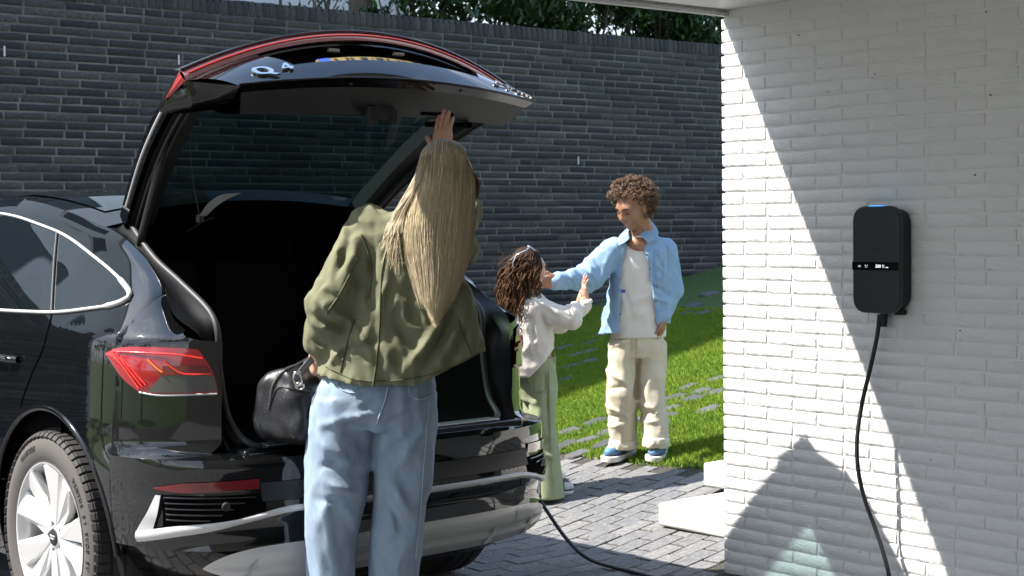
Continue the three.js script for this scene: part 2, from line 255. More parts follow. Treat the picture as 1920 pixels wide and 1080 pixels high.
// ---------- canopy over the drive ----------
{
  const can = thing('white_canopy', 'white boarded canopy roof over the drive, its edge at the top of the picture', 'canopy', [0.85336, 0, -6.46552], -0.88598);
  const wm = phys([0.86, 0.86, 0.86], 0.45), gm = std([0.55, 0.56, 0.56], 0.6);
  const Y = 2.281;
  part('fascia', box(0.02, 0.22, 5.2, 0.012, Y + 0.115, 2.48), wm, can);
  part('drip_edge', box(0.035, 0.012, 5.2, 0.02, Y + 0.006, 2.48), gm, can);
  part('roof_deck', box(7, 0.12, 5.2, 3.52, Y + 0.17, 2.48), wm, can);
  for (let i = 0; i < 32; i++) { const o = part('soffit_board', rbox(0.216, 0.02, 5.2, 0.003, 0, 0, 0, 1), wm, can); o.position.set(0.15 + i * 0.219, Y + 0.034, 2.48); }
}
{ // the house the canopy belongs to: it stands behind and above the camera and keeps the sky off the near side of things
  const gw = thing('dark_house', 'dark timber clad house behind and above the camera, outside the picture', 'house', [0.85336, 0, -6.46552], -0.88598);
  const tm = std([0.10, 0.095, 0.09], 0.85), gl = phys([0.02, 0.025, 0.03], 0.06), fm = std([0.05, 0.05, 0.05], 0.5);
  part('rear_wall', box(0.3, 7, 12.5, 7.2, 3.2, 5.2), tm, gw);
  part('upper_storey', box(6.9, 3.6, 5.1, 3.55, 4.32, 2.48), tm, gw);
  part('roof', box(7.2, 0.16, 5.4, 3.6, 6.21, 2.48), fm, gw);
  for (let i = 0; i < 26; i++) part('board', rbox(0.03, 6.6, 0.44, 0.006, 7.03, 3.3, -0.5 + i * 0.45, 1), tm, gw);
  for (const [y, z] of [[4.3, 1.2], [4.3, 3.6]]) { const w = part('window', merge([box(0.06, 0.07, 1.5, 0.08, y + 0.7, z), box(0.06, 0.07, 1.5, 0.08, y - 0.7, z), box(0.06, 1.33, 0.07, 0.08, y, z - 0.71), box(0.06, 1.33, 0.07, 0.08, y, z + 0.71)]), fm, gw); part('pane', box(0.02, 1.33, 1.36, 0.085, y, z), gl, w); }
}
// ---------- concrete steps behind the wall end ----------
{
  const cm = std([0.6, 0.595, 0.58], 0.85, { map: tex(256, 256, (u, v) => { const n = 0.9 + 0.12 * tn(u, v, 9) + 0.05 * tn(u, v, 60, 2); return [n, n, n * 0.985]; }, true), bumpMap: tex(128, 128, (u, v) => 0.5 + 0.4 * tn(u, v, 40)), bumpScale: 0.002 });
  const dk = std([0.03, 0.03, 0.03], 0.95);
  const g1 = thing('concrete_step', 'lower white concrete step slab sticking out past the white wall end', 'step', [0, 0, 0], 0, 'white concrete steps'), g2 = thing('concrete_step', 'upper short white concrete step just above the lower slab by the wall end', 'step', [0, 0, 0], 0, 'white concrete steps');
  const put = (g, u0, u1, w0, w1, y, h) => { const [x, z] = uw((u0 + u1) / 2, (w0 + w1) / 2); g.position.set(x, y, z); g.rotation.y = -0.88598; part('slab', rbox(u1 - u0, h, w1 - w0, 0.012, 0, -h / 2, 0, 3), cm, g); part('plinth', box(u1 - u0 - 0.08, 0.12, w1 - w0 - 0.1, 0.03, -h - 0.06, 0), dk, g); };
  put(g1, -5.17, -3.2, 5.06, 6.1, 0.192, 0.105); put(g2, -5.33, -3.2, 5.52, 6.5, 0.31, 0.115);
}
// ---------- wall charger ----------
{
  const ch = thing('wall_charger', 'dark grey rounded electric car charger with display band on white wall', 'charger', [1.3776,1.3148,-5.8236], -0.88598);
  const sm = phys([0.022, 0.03, 0.035], 0.42), bl = phys([0.006, 0.006, 0.007], 0.12), bk = std([0.012, 0.014, 0.016], 0.6);
  const rr2 = (w, h, r) => { const s = new THREE.Shape(); s.moveTo(-w / 2 + r, -h / 2); s.lineTo(w / 2 - r, -h / 2); s.quadraticCurveTo(w / 2, -h / 2, w / 2, -h / 2 + r); s.lineTo(w / 2, h / 2 - r); s.quadraticCurveTo(w / 2, h / 2, w / 2 - r, h / 2); s.lineTo(-w / 2 + r, h / 2); s.quadraticCurveTo(-w / 2, h / 2, -w / 2, h / 2 - r); s.lineTo(-w / 2, -h / 2 + r); s.quadraticCurveTo(-w / 2, -h / 2, -w / 2 + r, -h / 2); return s; };
  const ext = (w, h, r, d, z, bev) => new THREE.ExtrudeGeometry(rr2(w - 2 * bev, h - 2 * bev, r), { depth: d - 2 * bev, bevelEnabled: true, bevelSize: bev, bevelThickness: bev, bevelSegments: 4, curveSegments: 12 }).translate(0, 0, z + bev);
  part('housing', ext(0.198, 0.365, 0.055, 0.055, 0.004, 0.008), bk, ch);
  part('front_cover', ext(0.208, 0.388, 0.052, 0.03, 0.056, 0.007), sm, ch);
  const band = part('display_band', box(0.2075, 0.03, 0.004, 0, -0.023, 0.0852), bl, ch);
  const em = new THREE.MeshStandardMaterial({ color: 0x101010, emissive: 0xdfe8f0, emissiveIntensity: 0.55, roughness: 0.5 });
  part('display_digits', merge([text3('280 1:', 0.011, 0.0006).translate(0.022, -0.023, 0.0873), text3('kWh', 0.004, 0.0006).translate(0.053, -0.027, 0.0873)]), em, band);
  part('display_icon', merge([box(0.012, 0.0015, 0.0006, -0.07, -0.0255, 0.0876), box(0.008, 0.0012, 0.0006, -0.07, -0.0215, 0.0876), box(0.003, 0.003, 0.0006, -0.044, -0.0205, 0.0876), box(0.003, 0.003, 0.0006, -0.035, -0.0205, 0.0876), box(0.010, 0.0012, 0.0006, -0.04, -0.0265, 0.0876)]), em, band);
  part('logo', merge([box(0.007, 0.011, 0.0008, -0.018, 0.036, 0.0863), box(0.009, 0.011, 0.0008, -0.007, 0.036, 0.0863), box(0.008, 0.011, 0.0008, 0.004, 0.036, 0.0863), box(0.010, 0.011, 0.0008, 0.016, 0.036, 0.0863)]), std([0.012, 0.016, 0.018], 0.3), ch);
  const lm = new THREE.MeshStandardMaterial({ color: 0x2a5f90, emissive: 0x3f9be8, emissiveIntensity: 0.8, roughness: 0.4 });
  part('status_light', rbox(0.07, 0.008, 0.022, 0.003, 0.0, 0.1915, 0.072), lm, ch);
  const l = new THREE.PointLight(0x4fa8f0, 0.00012, 1); l.position.set(0, 0.21, 0.075); ch.add(l);
  part('cable_gland', new THREE.CylinderGeometry(0.016, 0.011, 0.06, 16).translate(0.006, -0.214, 0.045), bk, ch);
  part('cable_hook', rbox(0.04, 0.02, 0.03, 0.006, 0.06, -0.19, 0.02), bk, ch);
}
{
  const cb = thing('charging_cable', 'black charging cable hanging from the wall charger and running to the car', 'cable');
  const pts = [[1.3342,1.1141,-5.8056], [1.3287,1.0519,-5.8076], [1.3026,0.9299,-5.8047], [1.2681,0.7887,-5.7995], [1.2487,0.6594,-5.7917], [1.2515,0.5527,-5.7882], [1.2752,0.4446,-5.7909], [1.3095,0.3426,-5.7805], [1.3335,0.2566,-5.7511], [1.3456,0.1598,-5.7047], [1.325,0.0725,-5.6666]];
  const gp = [[1.096,0.0045,-5.4945], [0.916,0.006,-5.8789], [0.681,0.0053,-6.2572], [0.4924,0.0045,-6.5396], [0.4114,0.0041,-6.6479]].map((p) => [p[0], p[1] + 0.014, p[2]]);
  const up = [[0.3034,0.0628,-6.62], [0.2186,0.1269,-6.72], [0.1492,0.2153,-6.8], [0.1005,0.2876,-6.85], [0.0491,0.3991,-6.88], [0.0503,0.4889,-6.9]];
  part('cord', tube([...pts, ...gp, ...up], 0.008, 180, 10), std([0.012, 0.013, 0.015], 0.5), cb);
  const e = [0.0503,0.4889,-6.9], f = [0.0279,0.5882,-6.85];
  part('plug', tube([e, f], 0.024, 4, 12), std([0.015, 0.016, 0.018], 0.45), cb);
}
// ---------- neighbour's white house, hedge, trunk behind the dark wall ----------
{
  const off = -2.6, hT = 10.6;   // metres behind the wall face
  const [bx, bz] = [-1.1117 + AU[0] * (off) , -12.90323 + AU[1] * (off)];
  const house = thing('neighbour_house', 'pale rendered neighbouring house rising behind the dark wall at top left', 'house', [bx, 0, bz], 0.68482);
  const wmt = std([0.78, 0.79, 0.78], 0.85);
  part('facade', box(13.7, hT, 5, -4.58, hT / 2, -2.5), wmt, house);
  part('roof_edge', box(13.9, 0.2, 5.2, -4.58, hT + 0.101, -2.5), std([0.3, 0.3, 0.3], 0.7), house);
  const glass = phys([0.03, 0.04, 0.05], 0.08), fr = std([0.8, 0.8, 0.8], 0.5);
  for (const [x, y] of [[-9.5, 4.6], [-7, 4.6], [-4.5, 4.6], [-2, 4.6], [-9.5, 7.6], [-7, 7.6], [-4.5, 7.6]]) { const w = part('window', merge([box(1.3, 0.07, 0.08, x, y + 0.75, 0.03), box(1.3, 0.07, 0.08, x, y - 0.75, 0.03), box(0.07, 1.43, 0.08, x - 0.61, y, 0.03), box(0.07, 1.43, 0.08, x + 0.61, y, 0.03)]), fr, house); part('pane', box(1.16, 1.43, 0.02, x, y, 0.012), glass, w); }
}
const leafGeo = (() => { const s = new THREE.Shape(); s.moveTo(0, 0); s.quadraticCurveTo(0.5, 0.35, 0, 1); s.quadraticCurveTo(-0.5, 0.35, 0, 0); const g = new THREE.ShapeGeometry(s, 3), p = g.attributes.position; for (let i = 0; i < p.count; i++) p.setZ(i, -0.18 * p.getX(i) * Math.sign(p.getX(i)) - 0.2 * p.getY(i) * p.getY(i)); g.computeVertexNormals(); return g; })();
const leafMat = phys([1, 1, 1], 0.45, { transmission: 0.3, thickness: 0, vertexColors: true });
function leaves(mats, cols, parent) { // every leaf a real little blade, joined into one crown
  const p = leafGeo.attributes.position, nn = leafGeo.attributes.normal, ix = leafGeo.index.array, n = p.count, P = new Float32Array(mats.length * n * 3), N = new Float32Array(P.length), C = new Float32Array(P.length), I = new Uint32Array(mats.length * ix.length), v = new THREE.Vector3(), m3 = new THREE.Matrix3();
  mats.forEach((m, k) => { m3.getNormalMatrix(m); const o = k * n; for (let i = 0; i < n; i++) { v.fromBufferAttribute(p, i).applyMatrix4(m).toArray(P, (o + i) * 3); v.fromBufferAttribute(nn, i).applyMatrix3(m3).normalize().toArray(N, (o + i) * 3); cols[k].toArray(C, (o + i) * 3); } for (let i = 0; i < ix.length; i++) I[k * ix.length + i] = ix[i] + o; });
  const g = new THREE.BufferGeometry(); g.setAttribute('position', new THREE.BufferAttribute(P, 3)); g.setAttribute('normal', new THREE.BufferAttribute(N, 3)); g.setAttribute('color', new THREE.BufferAttribute(C, 3)); g.setIndex(new THREE.BufferAttribute(I, 1)); return part('crown', g, leafMat, parent);
}
const barkMat = std([0.13, 0.105, 0.08], 0.95, { bumpMap: creaseTex, bumpScale: 0.02 });
function shrub(name, label, cat, pos, wx, wy, wz, y0, n, size, group, trunkR = 0.04, light = 0.1, turn = 0.68482) {
  const o = thing(name, label, cat, pos, turn, group);
  const st = [taperTube([[0, 0, 0], [0.05, y0 * 0.5, 0], [0, y0 + wy * 0.7, 0.02]], (t) => trunkR * (1 - 0.7 * t), 10, 7)];
  for (let k = 0; k < 9; k++) { const a = rr(0, 6.3), b = rr(0.4, 1); st.push(taperTube([[0, y0 + wy * rr(0, 0.3), 0], [Math.cos(a) * wx * 0.3, y0 + wy * rr(0.3, 0.6), Math.sin(a) * wz * 0.3], [Math.cos(a) * wx * 0.55 * b, y0 + wy * rr(0.5, 0.95), Math.sin(a) * wz * 0.5 * b]], (t) => trunkR * 0.5 * (1 - 0.8 * t), 6, 5)); }
  part('trunk', merge(st), barkMat, o);
  const mats = [], cols = [], clumps = []; for (let k = 0; k < 26; k++) clumps.push([rr(-0.5, 0.5) * wx, y0 + rr(0, 1) * wy, rr(-0.5, 0.5) * wz, rr(0.12, 0.28) * Math.min(wx, wy)]);
  for (let i = 0; i < n; i++) { const c = clumps[i % 26], r = c[3], d = V(rr(-1, 1), rr(-1, 1), rr(-1, 1)); if (d.length() > 1) d.normalize(); d.multiplyScalar(r * rr(0.7, 1.15)); const s = size * rr(0.6, 1.25);
    mats.push(M4([c[0] + d.x, c[1] + d.y * 0.9, c[2] + d.z * 0.8], eul(rr(-2.2, 0.2), rr(0, 6.3), rr(-0.5, 0.5)), [s * 0.75, s, s])); const q = rnd(), y = rnd() < light ? 2.3 : 1; cols.push(rgb(mix(0.018, 0.05, q) * y, mix(0.05, 0.105, q) * y, mix(0.012, 0.022, q))); }
  leaves(mats, cols, o); return o;
}
{
  const along = (x, back) => [-1.1117 + 0.774532 * x - AU[0] * back, 0, -12.90323 - 0.632535 * x - AU[1] * back];
  shrub('shrub', 'dark leafy shrub above the wall beside the brown tree trunk', 'shrub', along(0.95, 0.75), 1.15, 1.3, 0.9, 2.75, 6000, 0.09);
  shrub('shrub', 'dense dark green shrub above the middle of the dark wall', 'shrub', along(1.95, 0.8), 1.4, 1.6, 1.0, 2.6, 11000, 0.09);
  shrub('shrub', 'dark shrub with pale young shoots above the wall near the canopy', 'shrub', along(2.95, 0.8), 1.4, 1.6, 1.0, 2.6, 11000, 0.09, undefined, 0.04, 0.16);
  shrub('shrub', 'rightmost dark shrub above the wall, beside the white wall end', 'shrub', along(3.95, 0.8), 1.5, 1.6, 1.0, 2.6, 11000, 0.09);
  shrub('shrub', 'dark evergreen shrub behind the wall, hidden mostly by the white wall', 'shrub', along(4.9, 0.8), 1.6, 1.6, 1.0, 2.6, 9000, 0.09);
  shrub('shrub', 'thin leafy climber stem against the pale house behind the wall', 'shrub', along(-0.12, 0.5), 0.5, 0.7, 0.35, 3.0, 260, 0.06, undefined, 0.02, 0.2);
  const tr = thing('tree_trunk', 'brown tree trunk rising behind the dark wall above the car', 'tree', along(0.42, 0.8), 0.685);
  part('trunk', taperTube([[0, 0, 0], [0.03, 2, 0], [0.0, 4, 0.02], [-0.1, 6.5, 0]], (t) => 0.13 - 0.05 * t, 24, 12), barkMat, tr);
  const mats = [], cols = []; for (let i = 0; i < 2600; i++) { const a = rr(0, 6.3), r = Math.sqrt(rnd()) * 1.3; mats.push(M4([Math.cos(a) * r, 6.3 + rr(-1, 1.1), Math.sin(a) * r * 0.8], eul(rr(-2, 0.2), rr(0, 6.3), 0), [0.09, 0.13, 0.12])); cols.push(rgb(0.03, 0.075, 0.018)); } leaves(mats, cols, tr);
  const pole = (px, lab) => { const o = thing('plant_stake', lab, 'stake', px, 0, undefined); part('pole', new THREE.CylinderGeometry(0.012, 0.014, 1.3, 8).translate(0, -0.1, 0), std([0.07, 0.06, 0.04], 0.9), o); };
  pole(along(-0.62, 0.35).map((v, i) => (i === 1 ? 3.2 : v)), 'thin dark stake above the wall, left one against the pale house');
  pole(along(-1.55, 0.35).map((v, i) => (i === 1 ? 3.2 : v)), 'thin dark stake above the wall, far left one over the car glass');
}
// trees left of and behind the camera: the car's paint and glass mirror them
for (const [i, x, z, h, w] of [[0, -13, -6.0, 3.4, 3.2], [1, -15, -1.5, 4.2, 3.6], [2, -13.5, 3.5, 3.4, 3.2]])
  shrub('garden_tree', ['bushy garden tree left of the car, outside the picture', 'garden tree further along on the left, outside the picture', 'low garden tree left of the camera, outside the picture'][i], 'tree', [x, 0, z], w, h * 0.7, w, h * 0.35, 1500, 0.26, undefined, 0.16, 0.1, 0);

// ---------- the car: local x to its right, y up, z to its rear, origin under the rear axle ----------
const car = thing('parked_car', 'black electric car with open tailgate parked with its rear to the camera', 'car', [-0.97259, 0, -6.16433], 0.715585);
{
  const paint = phys([0.003, 0.0035, 0.004], 0.04, { clearcoat: 0.5, clearcoatRoughness: 0.015 });
  const gloss = phys([0.004, 0.004, 0.0045], 0.09);
  const plastic = std([0.012, 0.013, 0.014], 0.6), trimGrey = std([0.008, 0.0105, 0.012], 0.55), lining = phys([0.002, 0.002, 0.0022], 1.0, { specularIntensity: 0.08 }), rubber = std([0.03, 0.03, 0.031], 0.55);
  const satin = phys([0.50, 0.505, 0.505], 0.34, { metalness: 0.15 }), chrome = phys([0.75, 0.76, 0.77], 0.16, { metalness: 1 });
  const tint = phys([0.14, 0.21, 0.2], 0.0, { transmission: 1, thickness: 0 });
  const darkGlass = phys([0.004, 0.006, 0.007], 0.03, { clearcoat: 1, clearcoatRoughness: 0.0 });
  const red = phys([0.3, 0.003, 0.006], 0.12, { clearcoat: 1, clearcoatRoughness: 0.02 }), redDeep = phys([0.13, 0.002, 0.004], 0.15, { clearcoat: 1, clearcoatRoughness: 0.02 });
  const redLine = phys([0.75, 0.03, 0.02], 0.25, { clearcoat: 1 }), amber = phys([0.8, 0.2, 0.05], 0.3);
  const pl = (t) => (x) => { if (x <= t[0][0]) return t[0][1]; for (let i = 1; i < t.length; i++) if (x <= t[i][0]) { const k = (x - t[i - 1][0]) / (t[i][0] - t[i - 1][0]); return mix(t[i - 1][1], t[i][1], k); } return t[t.length - 1][1]; };
  const cr = (t) => { const m = t.map((p, i) => { const a = t[Math.max(0, i - 1)], b = t[Math.min(t.length - 1, i + 1)]; return (b[1] - a[1]) / (b[0] - a[0]); }); return (x) => { if (x <= t[0][0]) return t[0][1]; for (let i = 1; i < t.length; i++) if (x <= t[i][0]) { const h = t[i][0] - t[i - 1][0], s = (x - t[i - 1][0]) / h, s2 = s * s, s3 = s2 * s; return (2 * s3 - 3 * s2 + 1) * t[i - 1][1] + (s3 - 2 * s2 + s) * h * m[i - 1] + (-2 * s3 + 3 * s2) * t[i][1] + (s3 - s2) * h * m[i]; } return t[t.length - 1][1]; }; };
  const P = cr([[0.2, 0.83], [0.35, 0.862], [0.55, 0.882], [0.78, 0.886], [0.95, 0.878], [1.05, 0.872], [1.1, 0.866], [1.13, 0.85]]);
  const TOP = cr([[-3.62, 0.6], [-3.5, 0.78], [-3.2, 0.9], [-2.75, 1.0], [-2.35, 1.2], [-1.95, 1.45], [-1.6, 1.55], [-1, 1.583], [-0.7, 1.567], [-0.46, 1.534], [-0.2, 1.485], [0, 1.445], [0.169, 1.387], [0.319, 1.323], [0.43, 1.261], [0.5, 1.2], [0.58, 1.15], [0.66, 1.112], [0.72, 1.09], [0.8, 1.08]]);
  const RX = cr([[-3.6, 0.8], [-2.75, 0.72], [-1.95, 0.6], [-1, 0.585], [0, 0.6], [0.3, 0.625], [0.45, 0.65], [0.58, 0.69], [0.7, 0.66], [0.8, 0.6]]);
  const ZE = cr([[0.2, 0.86], [0.3, 0.9], [0.34, 0.94], [0.38, 0.955], [0.42, 0.962], [0.435, 0.955], [0.5, 0.952], [0.53, 0.97], [0.555, 0.966], [0.6, 0.948], [0.65, 0.95], [0.69, 0.952], [0.71, 0.945]]);
  const taper = (y, z) => { if (z < -2.9) return Math.pow(Math.max(0.02, 1 - Math.pow((-z - 2.9) / 0.75, 3)), 1 / 3); if (z <= 0.15) return 1; const k = sstep(0.64, 0.76, y), n = mix(3.5, 3, k), q = clamp((z - 0.15) / (mix(ZE(y), 0.85, k) - 0.15), 0, 0.995); return Math.pow(1 - Math.pow(q, n), 1 / n); };
  const sx = (y, z) => { const t = TOP(z), b = P(Math.min(y, 1.1)) * taper(y, z); if (y <= 1.1) return b; const s = clamp((y - 1.1) / Math.max(0.02, t - 1.1)), rx = Math.min(b, RX(z)); return mix(b, rx, 0.72 * s + 0.28 * (1 - Math.sqrt(Math.max(0, 1 - s * s)))); };
  const mirror = (g) => { g = g.clone(); const p = g.attributes.position, n = g.attributes.normal; for (let i = 0; i < p.count; i++) { p.setX(i, -p.getX(i)); n.setX(i, -n.getX(i)); } if (g.index) { const a = g.index.array; for (let i = 0; i < a.length; i += 3) { const t = a[i]; a[i] = a[i + 1]; a[i + 1] = t; } } else { for (const at of Object.values(g.attributes)) { const a = at.array, s = at.itemSize; for (let i = 0; i < at.count; i += 3) for (let k = 0; k < s; k++) { const t = a[i * s + k]; a[i * s + k] = a[(i + 1) * s + k]; a[(i + 1) * s + k] = t; } } } return g; };
  const both = (name, g, m, parent = car) => [part(name, g, m, parent), part(name, mirror(g), m, parent)];
  const AR = 0.458, HY = 0.373, WB = -2.764;
  const bottom = (z) => { for (const c of [0, WB]) if (Math.abs(z - c) < AR) return HY + Math.sqrt(AR * AR - (z - c) ** 2); return z > 0.4642 ? 0.712 : 0.24; };
  { // side skin
    const zs = []; const add = (a, b, n, e = false) => { for (let i = 0; i <= n; i++) zs.push(mix(a, b, e ? 1 - Math.pow(1 - i / n, 2) : i / n)); };
    add(-3.62, WB - AR, 10); for (let i = 0; i <= 32; i++) zs.push(WB - AR * Math.cos(Math.PI * i / 32)); add(WB + AR + 0.0005, -AR - 0.0005, 40); for (let i = 0; i <= 48; i++) zs.push(-AR * Math.cos(Math.PI * i / 48)); add(AR + 0.0005, 0.464, 1); add(0.4645, 0.755, 22, true);
    const nv = 46, g = surf(zs.length - 1, nv, (a, v) => { const z = zs[Math.round(a * (zs.length - 1))], b = bottom(z), t = TOP(z), y = mix(b, t, v); return [-sx(y, z), y, z]; });
    both('side_panel', g, paint);
    // wheel arch lip and liner
    for (const c of [0, WB]) { const lip = []; for (let i = 0; i <= 24; i++) { const a = Math.PI * i / 24, z = c - AR * Math.cos(a), y = HY + AR * Math.sin(a); lip.push([-sx(y, z) + 0.004, y, z]); } const s = both('arch_lip', tube(lip, 0.012, 60, 8), gloss);
      both('arch_liner', surf(24, 4, (a, b) => { const t = Math.PI * a; return [-mix(0.85, 0.5, b), HY + (AR - 0.004) * Math.sin(t), c - (AR - 0.004) * Math.cos(t)]; }), lining); both('arch_back', surf(24, 1, (a, b) => { const t = Math.PI * a; return [-0.52, HY + AR * Math.sin(t) * b, c - AR * Math.cos(t)]; }), lining); }
    part('underbody', box(1.2, 0.06, 3.9, 0, 0.24, -1.5), lining, car);
  }
  // roof with its glass
  const roofY = (x, z) => { const r = RX(z), c = pl([[-2.8, 0.06], [-1.9, 0.05], [-1.2, 0.045], [-0.7, 0.048], [-0.3, 0.065], [-0.08, 0.065]])(z); return TOP(z) + c * (1 - (x / r) ** 2); };
  part('roof', surf(24, 60, (a, b) => { const z = mix(-3.6, -0.085, b), x = (a * 2 - 1) * RX(z) * (z < -2.9 ? taper(0.7, z) : 1); return [x, z < -2.9 ? TOP(z) + 0.05 * (1 - (a * 2 - 1) ** 2) : roofY(x, z), z]; }, true), paint, car);
  part('roof_glass', surf(20, 40, (a, b) => { const z = mix(-1.55, -0.28, b), x = (a * 2 - 1) * 0.5; return [x, roofY(x, z) + 0.004, z]; }, true), darkGlass, car);
  part('windscreen', surf(16, 20, (a, b) => { const z = mix(-2.7, -1.95, b), x = (a * 2 - 1) * RX(z) * 0.92; return [x, roofY(x, z) + 0.004, z]; }, true), darkGlass, car);
  part('front_bumper', surf(24, 8, (a, b) => { const t = (a * 2 - 1) * Math.PI / 2, y = mix(0.24, 0.62, b); return [0.82 * Math.sign(Math.sin(t)) * Math.pow(Math.abs(Math.sin(t)), 0.6), y, -3.28 - 0.36 * Math.pow(Math.abs(Math.cos(t)), 0.6)]; }), paint, car);
  // ---- side windows ----
  const WT = cr([[-1.9, 1.40], [-1.5, 1.50], [-1.2, 1.527], [-0.893, 1.523], [-0.682, 1.504], [-0.478, 1.473], [-0.31, 1.444], [-0.128, 1.401], [0.079, 1.342], [0.244, 1.288], [0.347, 1.245], [0.373, 1.228]]);
  const WBt = cr([[-1.9, 1.155], [-0.47, 1.158], [-0.244, 1.160], [0.005, 1.166], [0.208, 1.184], [0.33, 1.200], [0.365, 1.215], [0.373, 1.226]]);
  const ZD0 = -0.034, ZD1 = -0.332;
  const win = (z0, z1) => surf(30, 14, (a, b) => { const z = mix(typeof z0 === 'function' ? z0(b) : z0, typeof z1 === 'function' ? z1(b) : z1, a), y = mix(WBt(z), WT(z), b); return [-sx(y, z) - 0.004, y, z]; });
  both('side_window', win(-1.75, -0.98), darkGlass); both('rear_door_window', win(-0.93, (b) => mix(ZD0, ZD1, b)), darkGlass); both('quarter_window', win((b) => mix(ZD0, ZD1, b), 0.37), darkGlass);
  const outl = []; for (let i = 0; i <= 30; i++) { const z = mix(-1.75, 0.373, 1 - Math.pow(1 - i / 30, 1.6)), y = WBt(z); outl.push([-sx(y, z) - 0.006, y, z]); } for (let i = 1; i <= 30; i++) { const z = mix(0.373, -1.75, Math.pow(i / 30, 1.6)), y = WT(z); outl.push([-sx(y, z) - 0.006, y, z]); }
  both('window_trim', taperTube(outl, (t) => (t > 0.47 && t < 0.53 ? 0.0105 : 0.0062), 200, 8), satin);
  both('window_divider', tube([0, 0.33, 0.66, 1].map((t) => { const z = mix(ZD0, ZD1, t), y = mix(WBt(ZD0), WT(ZD1), t); return [-sx(y, z) - 0.007, y, z]; }), 0.006, 12, 6), plastic);
  both('door_gap', tube([[1.155, -0.036], [1.101, -0.006], [1.045, -0.025], [0.945, -0.114], [0.865, -0.174], [0.82, -0.2]].map(([y, z]) => [-sx(y, z) - 0.0005, y, z]), 0.003, 30, 6), lining);
  { const dh = taperTube([[0.988, -0.225], [0.992, -0.30], [0.993, -0.38], [0.988, -0.45]].map(([y, z], i) => [-sx(y, z) - (i % 3 ? 0.03 : 0.004), y, z]), () => 0.013, 20, 10); both('door_handle', dh, gloss); both('handle_inlay', tube([[0.995, -0.25], [0.997, -0.32], [0.997, -0.41]].map(([y, z]) => [-sx(y, z) - 0.038, y, z]), 0.005, 12, 6), chrome); }
  // ---- rear wrap: bumper rows ----
  const wrap = (s, y, o = 0) => { // s -1..1 across the whole rear; z starts at 0.46
    const n = 3.5, a = Math.abs(s), t0 = Math.asin(Math.pow((0.46 - 0.15) / (ZE(y) - 0.15), n / 2)), t = mix(Math.PI / 2, t0, Math.pow(a, 1.25)); const W0 = P(y), ze = ZE(y); const c = Math.pow(Math.cos(t), 2 / n), q = Math.pow(Math.sin(t), 2 / n);
    let x = W0 * c, z = 0.15 + (ze - 0.15) * q; let nx = Math.pow(c, n - 1) / W0, nz = Math.pow(q, n - 1) / (ze - 0.15); const l = Math.hypot(nx, nz); return [Math.sign(s) * (x + o * nx / l), y, z + o * nz / l]; };
  const band = (s0, s1, y0, y1, o, nu = 60, nv = 6, f = (u, v, p) => p) => surf(nu, nv, (a, b) => f(a, b, wrap(mix(s0, s1, a), mix(typeof y0 === 'function' ? y0(mix(s0, s1, a)) : y0, typeof y1 === 'function' ? y1(mix(s0, s1, a)) : y1, b), o)));
  part('rear_bumper', band(-1, 1, 0.42, 0.712, 0, 110, 20), paint, car);
  part('bumper_ledge', surf(80, 5, (a, b) => { const p = wrap(a * 2 - 1, 0.712), s = a * 2 - 1, k = b; const q = [p[0] * mix(1, 0.88, k), mix(0.712, 0.724, Math.min(1, k * 2)), mix(p[2], Math.min(p[2] - 0.06, 0.79), k)]; return q; }), paint, car);
  part('lower_valance', surf(90, 6, (a, b) => { const y = mix(0.25, 0.43, b); return wrap(a * 2 - 1, y, -0.004 - 0.6 * (0.43 - y)); }), gloss, car);
  const dT = (s) => 0.437 - 0.07 * Math.pow(Math.abs(s) / 0.66, 6), dB = (s) => 0.308 + 0.055 * Math.pow(Math.abs(s) / 0.66, 5);
  const df = part('diffuser', band(-0.66, 0.66, dB, dT, 0.012, 90, 10, (a, b, p) => { const g = Math.exp(-(((b - 0.42) / 0.06) ** 2)) * 0.012 * sstep(0, 0.1, a) * sstep(1, 0.9, a); return [p[0], p[1], p[2] - g]; }), satin, car);
  for (const s of [-0.46, -0.2, 0.02, 0.25, 0.47]) { const a = wrap(s, 0.39, 0.014), b = wrap(s - 0.045, 0.318, 0.03), c = wrap(s, 0.318, 0.012); const sh = new THREE.BufferGeometry(); const d = 0.006; const pts = []; for (const q of [a, b, c]) pts.push([q[0] - d, q[1], q[2]], [q[0] + d, q[1], q[2]]); const idx = [0, 2, 4, 1, 5, 3, 0, 1, 2, 1, 3, 2, 2, 3, 4, 3, 5, 4, 4, 5, 0, 5, 1, 0]; sh.setAttribute('position', new THREE.Float32BufferAttribute(idx.flatMap((i) => pts[i]), 3)); sh.computeVertexNormals(); part('diffuser_fin', sh, satin, df); }
  part('tow_cover', surf(8, 6, (a, b) => wrap(mix(0.34, 0.42, a), mix(0.388, 0.425, b), 0.0145)), satin, df);
  // silver strip and its corner brackets
  const stripY = (s) => { const p = wrap(s, 0.52), x = Math.abs(p[0]); return 0.549 - 0.052 * sstep(0.46, 0.76, x) - 0.045 * sstep(0.86, 0.52, p[2]); };
  part('bumper_strip', surf(100, 4, (a, b) => { const s = (a * 2 - 1) * 0.9; const y = stripY(s) + (b - 0.5) * 0.02 * (1 + 0.8 * sstep(0.45, 0.8, Math.abs(s))); return wrap(s, y, 0.012 + 0.007 * Math.sin(Math.PI * b)); }), satin, car);
  both('strip_bracket', surf(6, 10, (a, b) => { const s = -mix(mix(0.84, 0.795, b), mix(0.905, 0.815, b), a); return wrap(s, mix(0.468, 0.60, b), 0.011); }), satin);
  both('bumper_grille', band(-0.8, -0.42, (s) => stripY(s) + 0.014, 0.6, 0.003, 24, 4), lining);
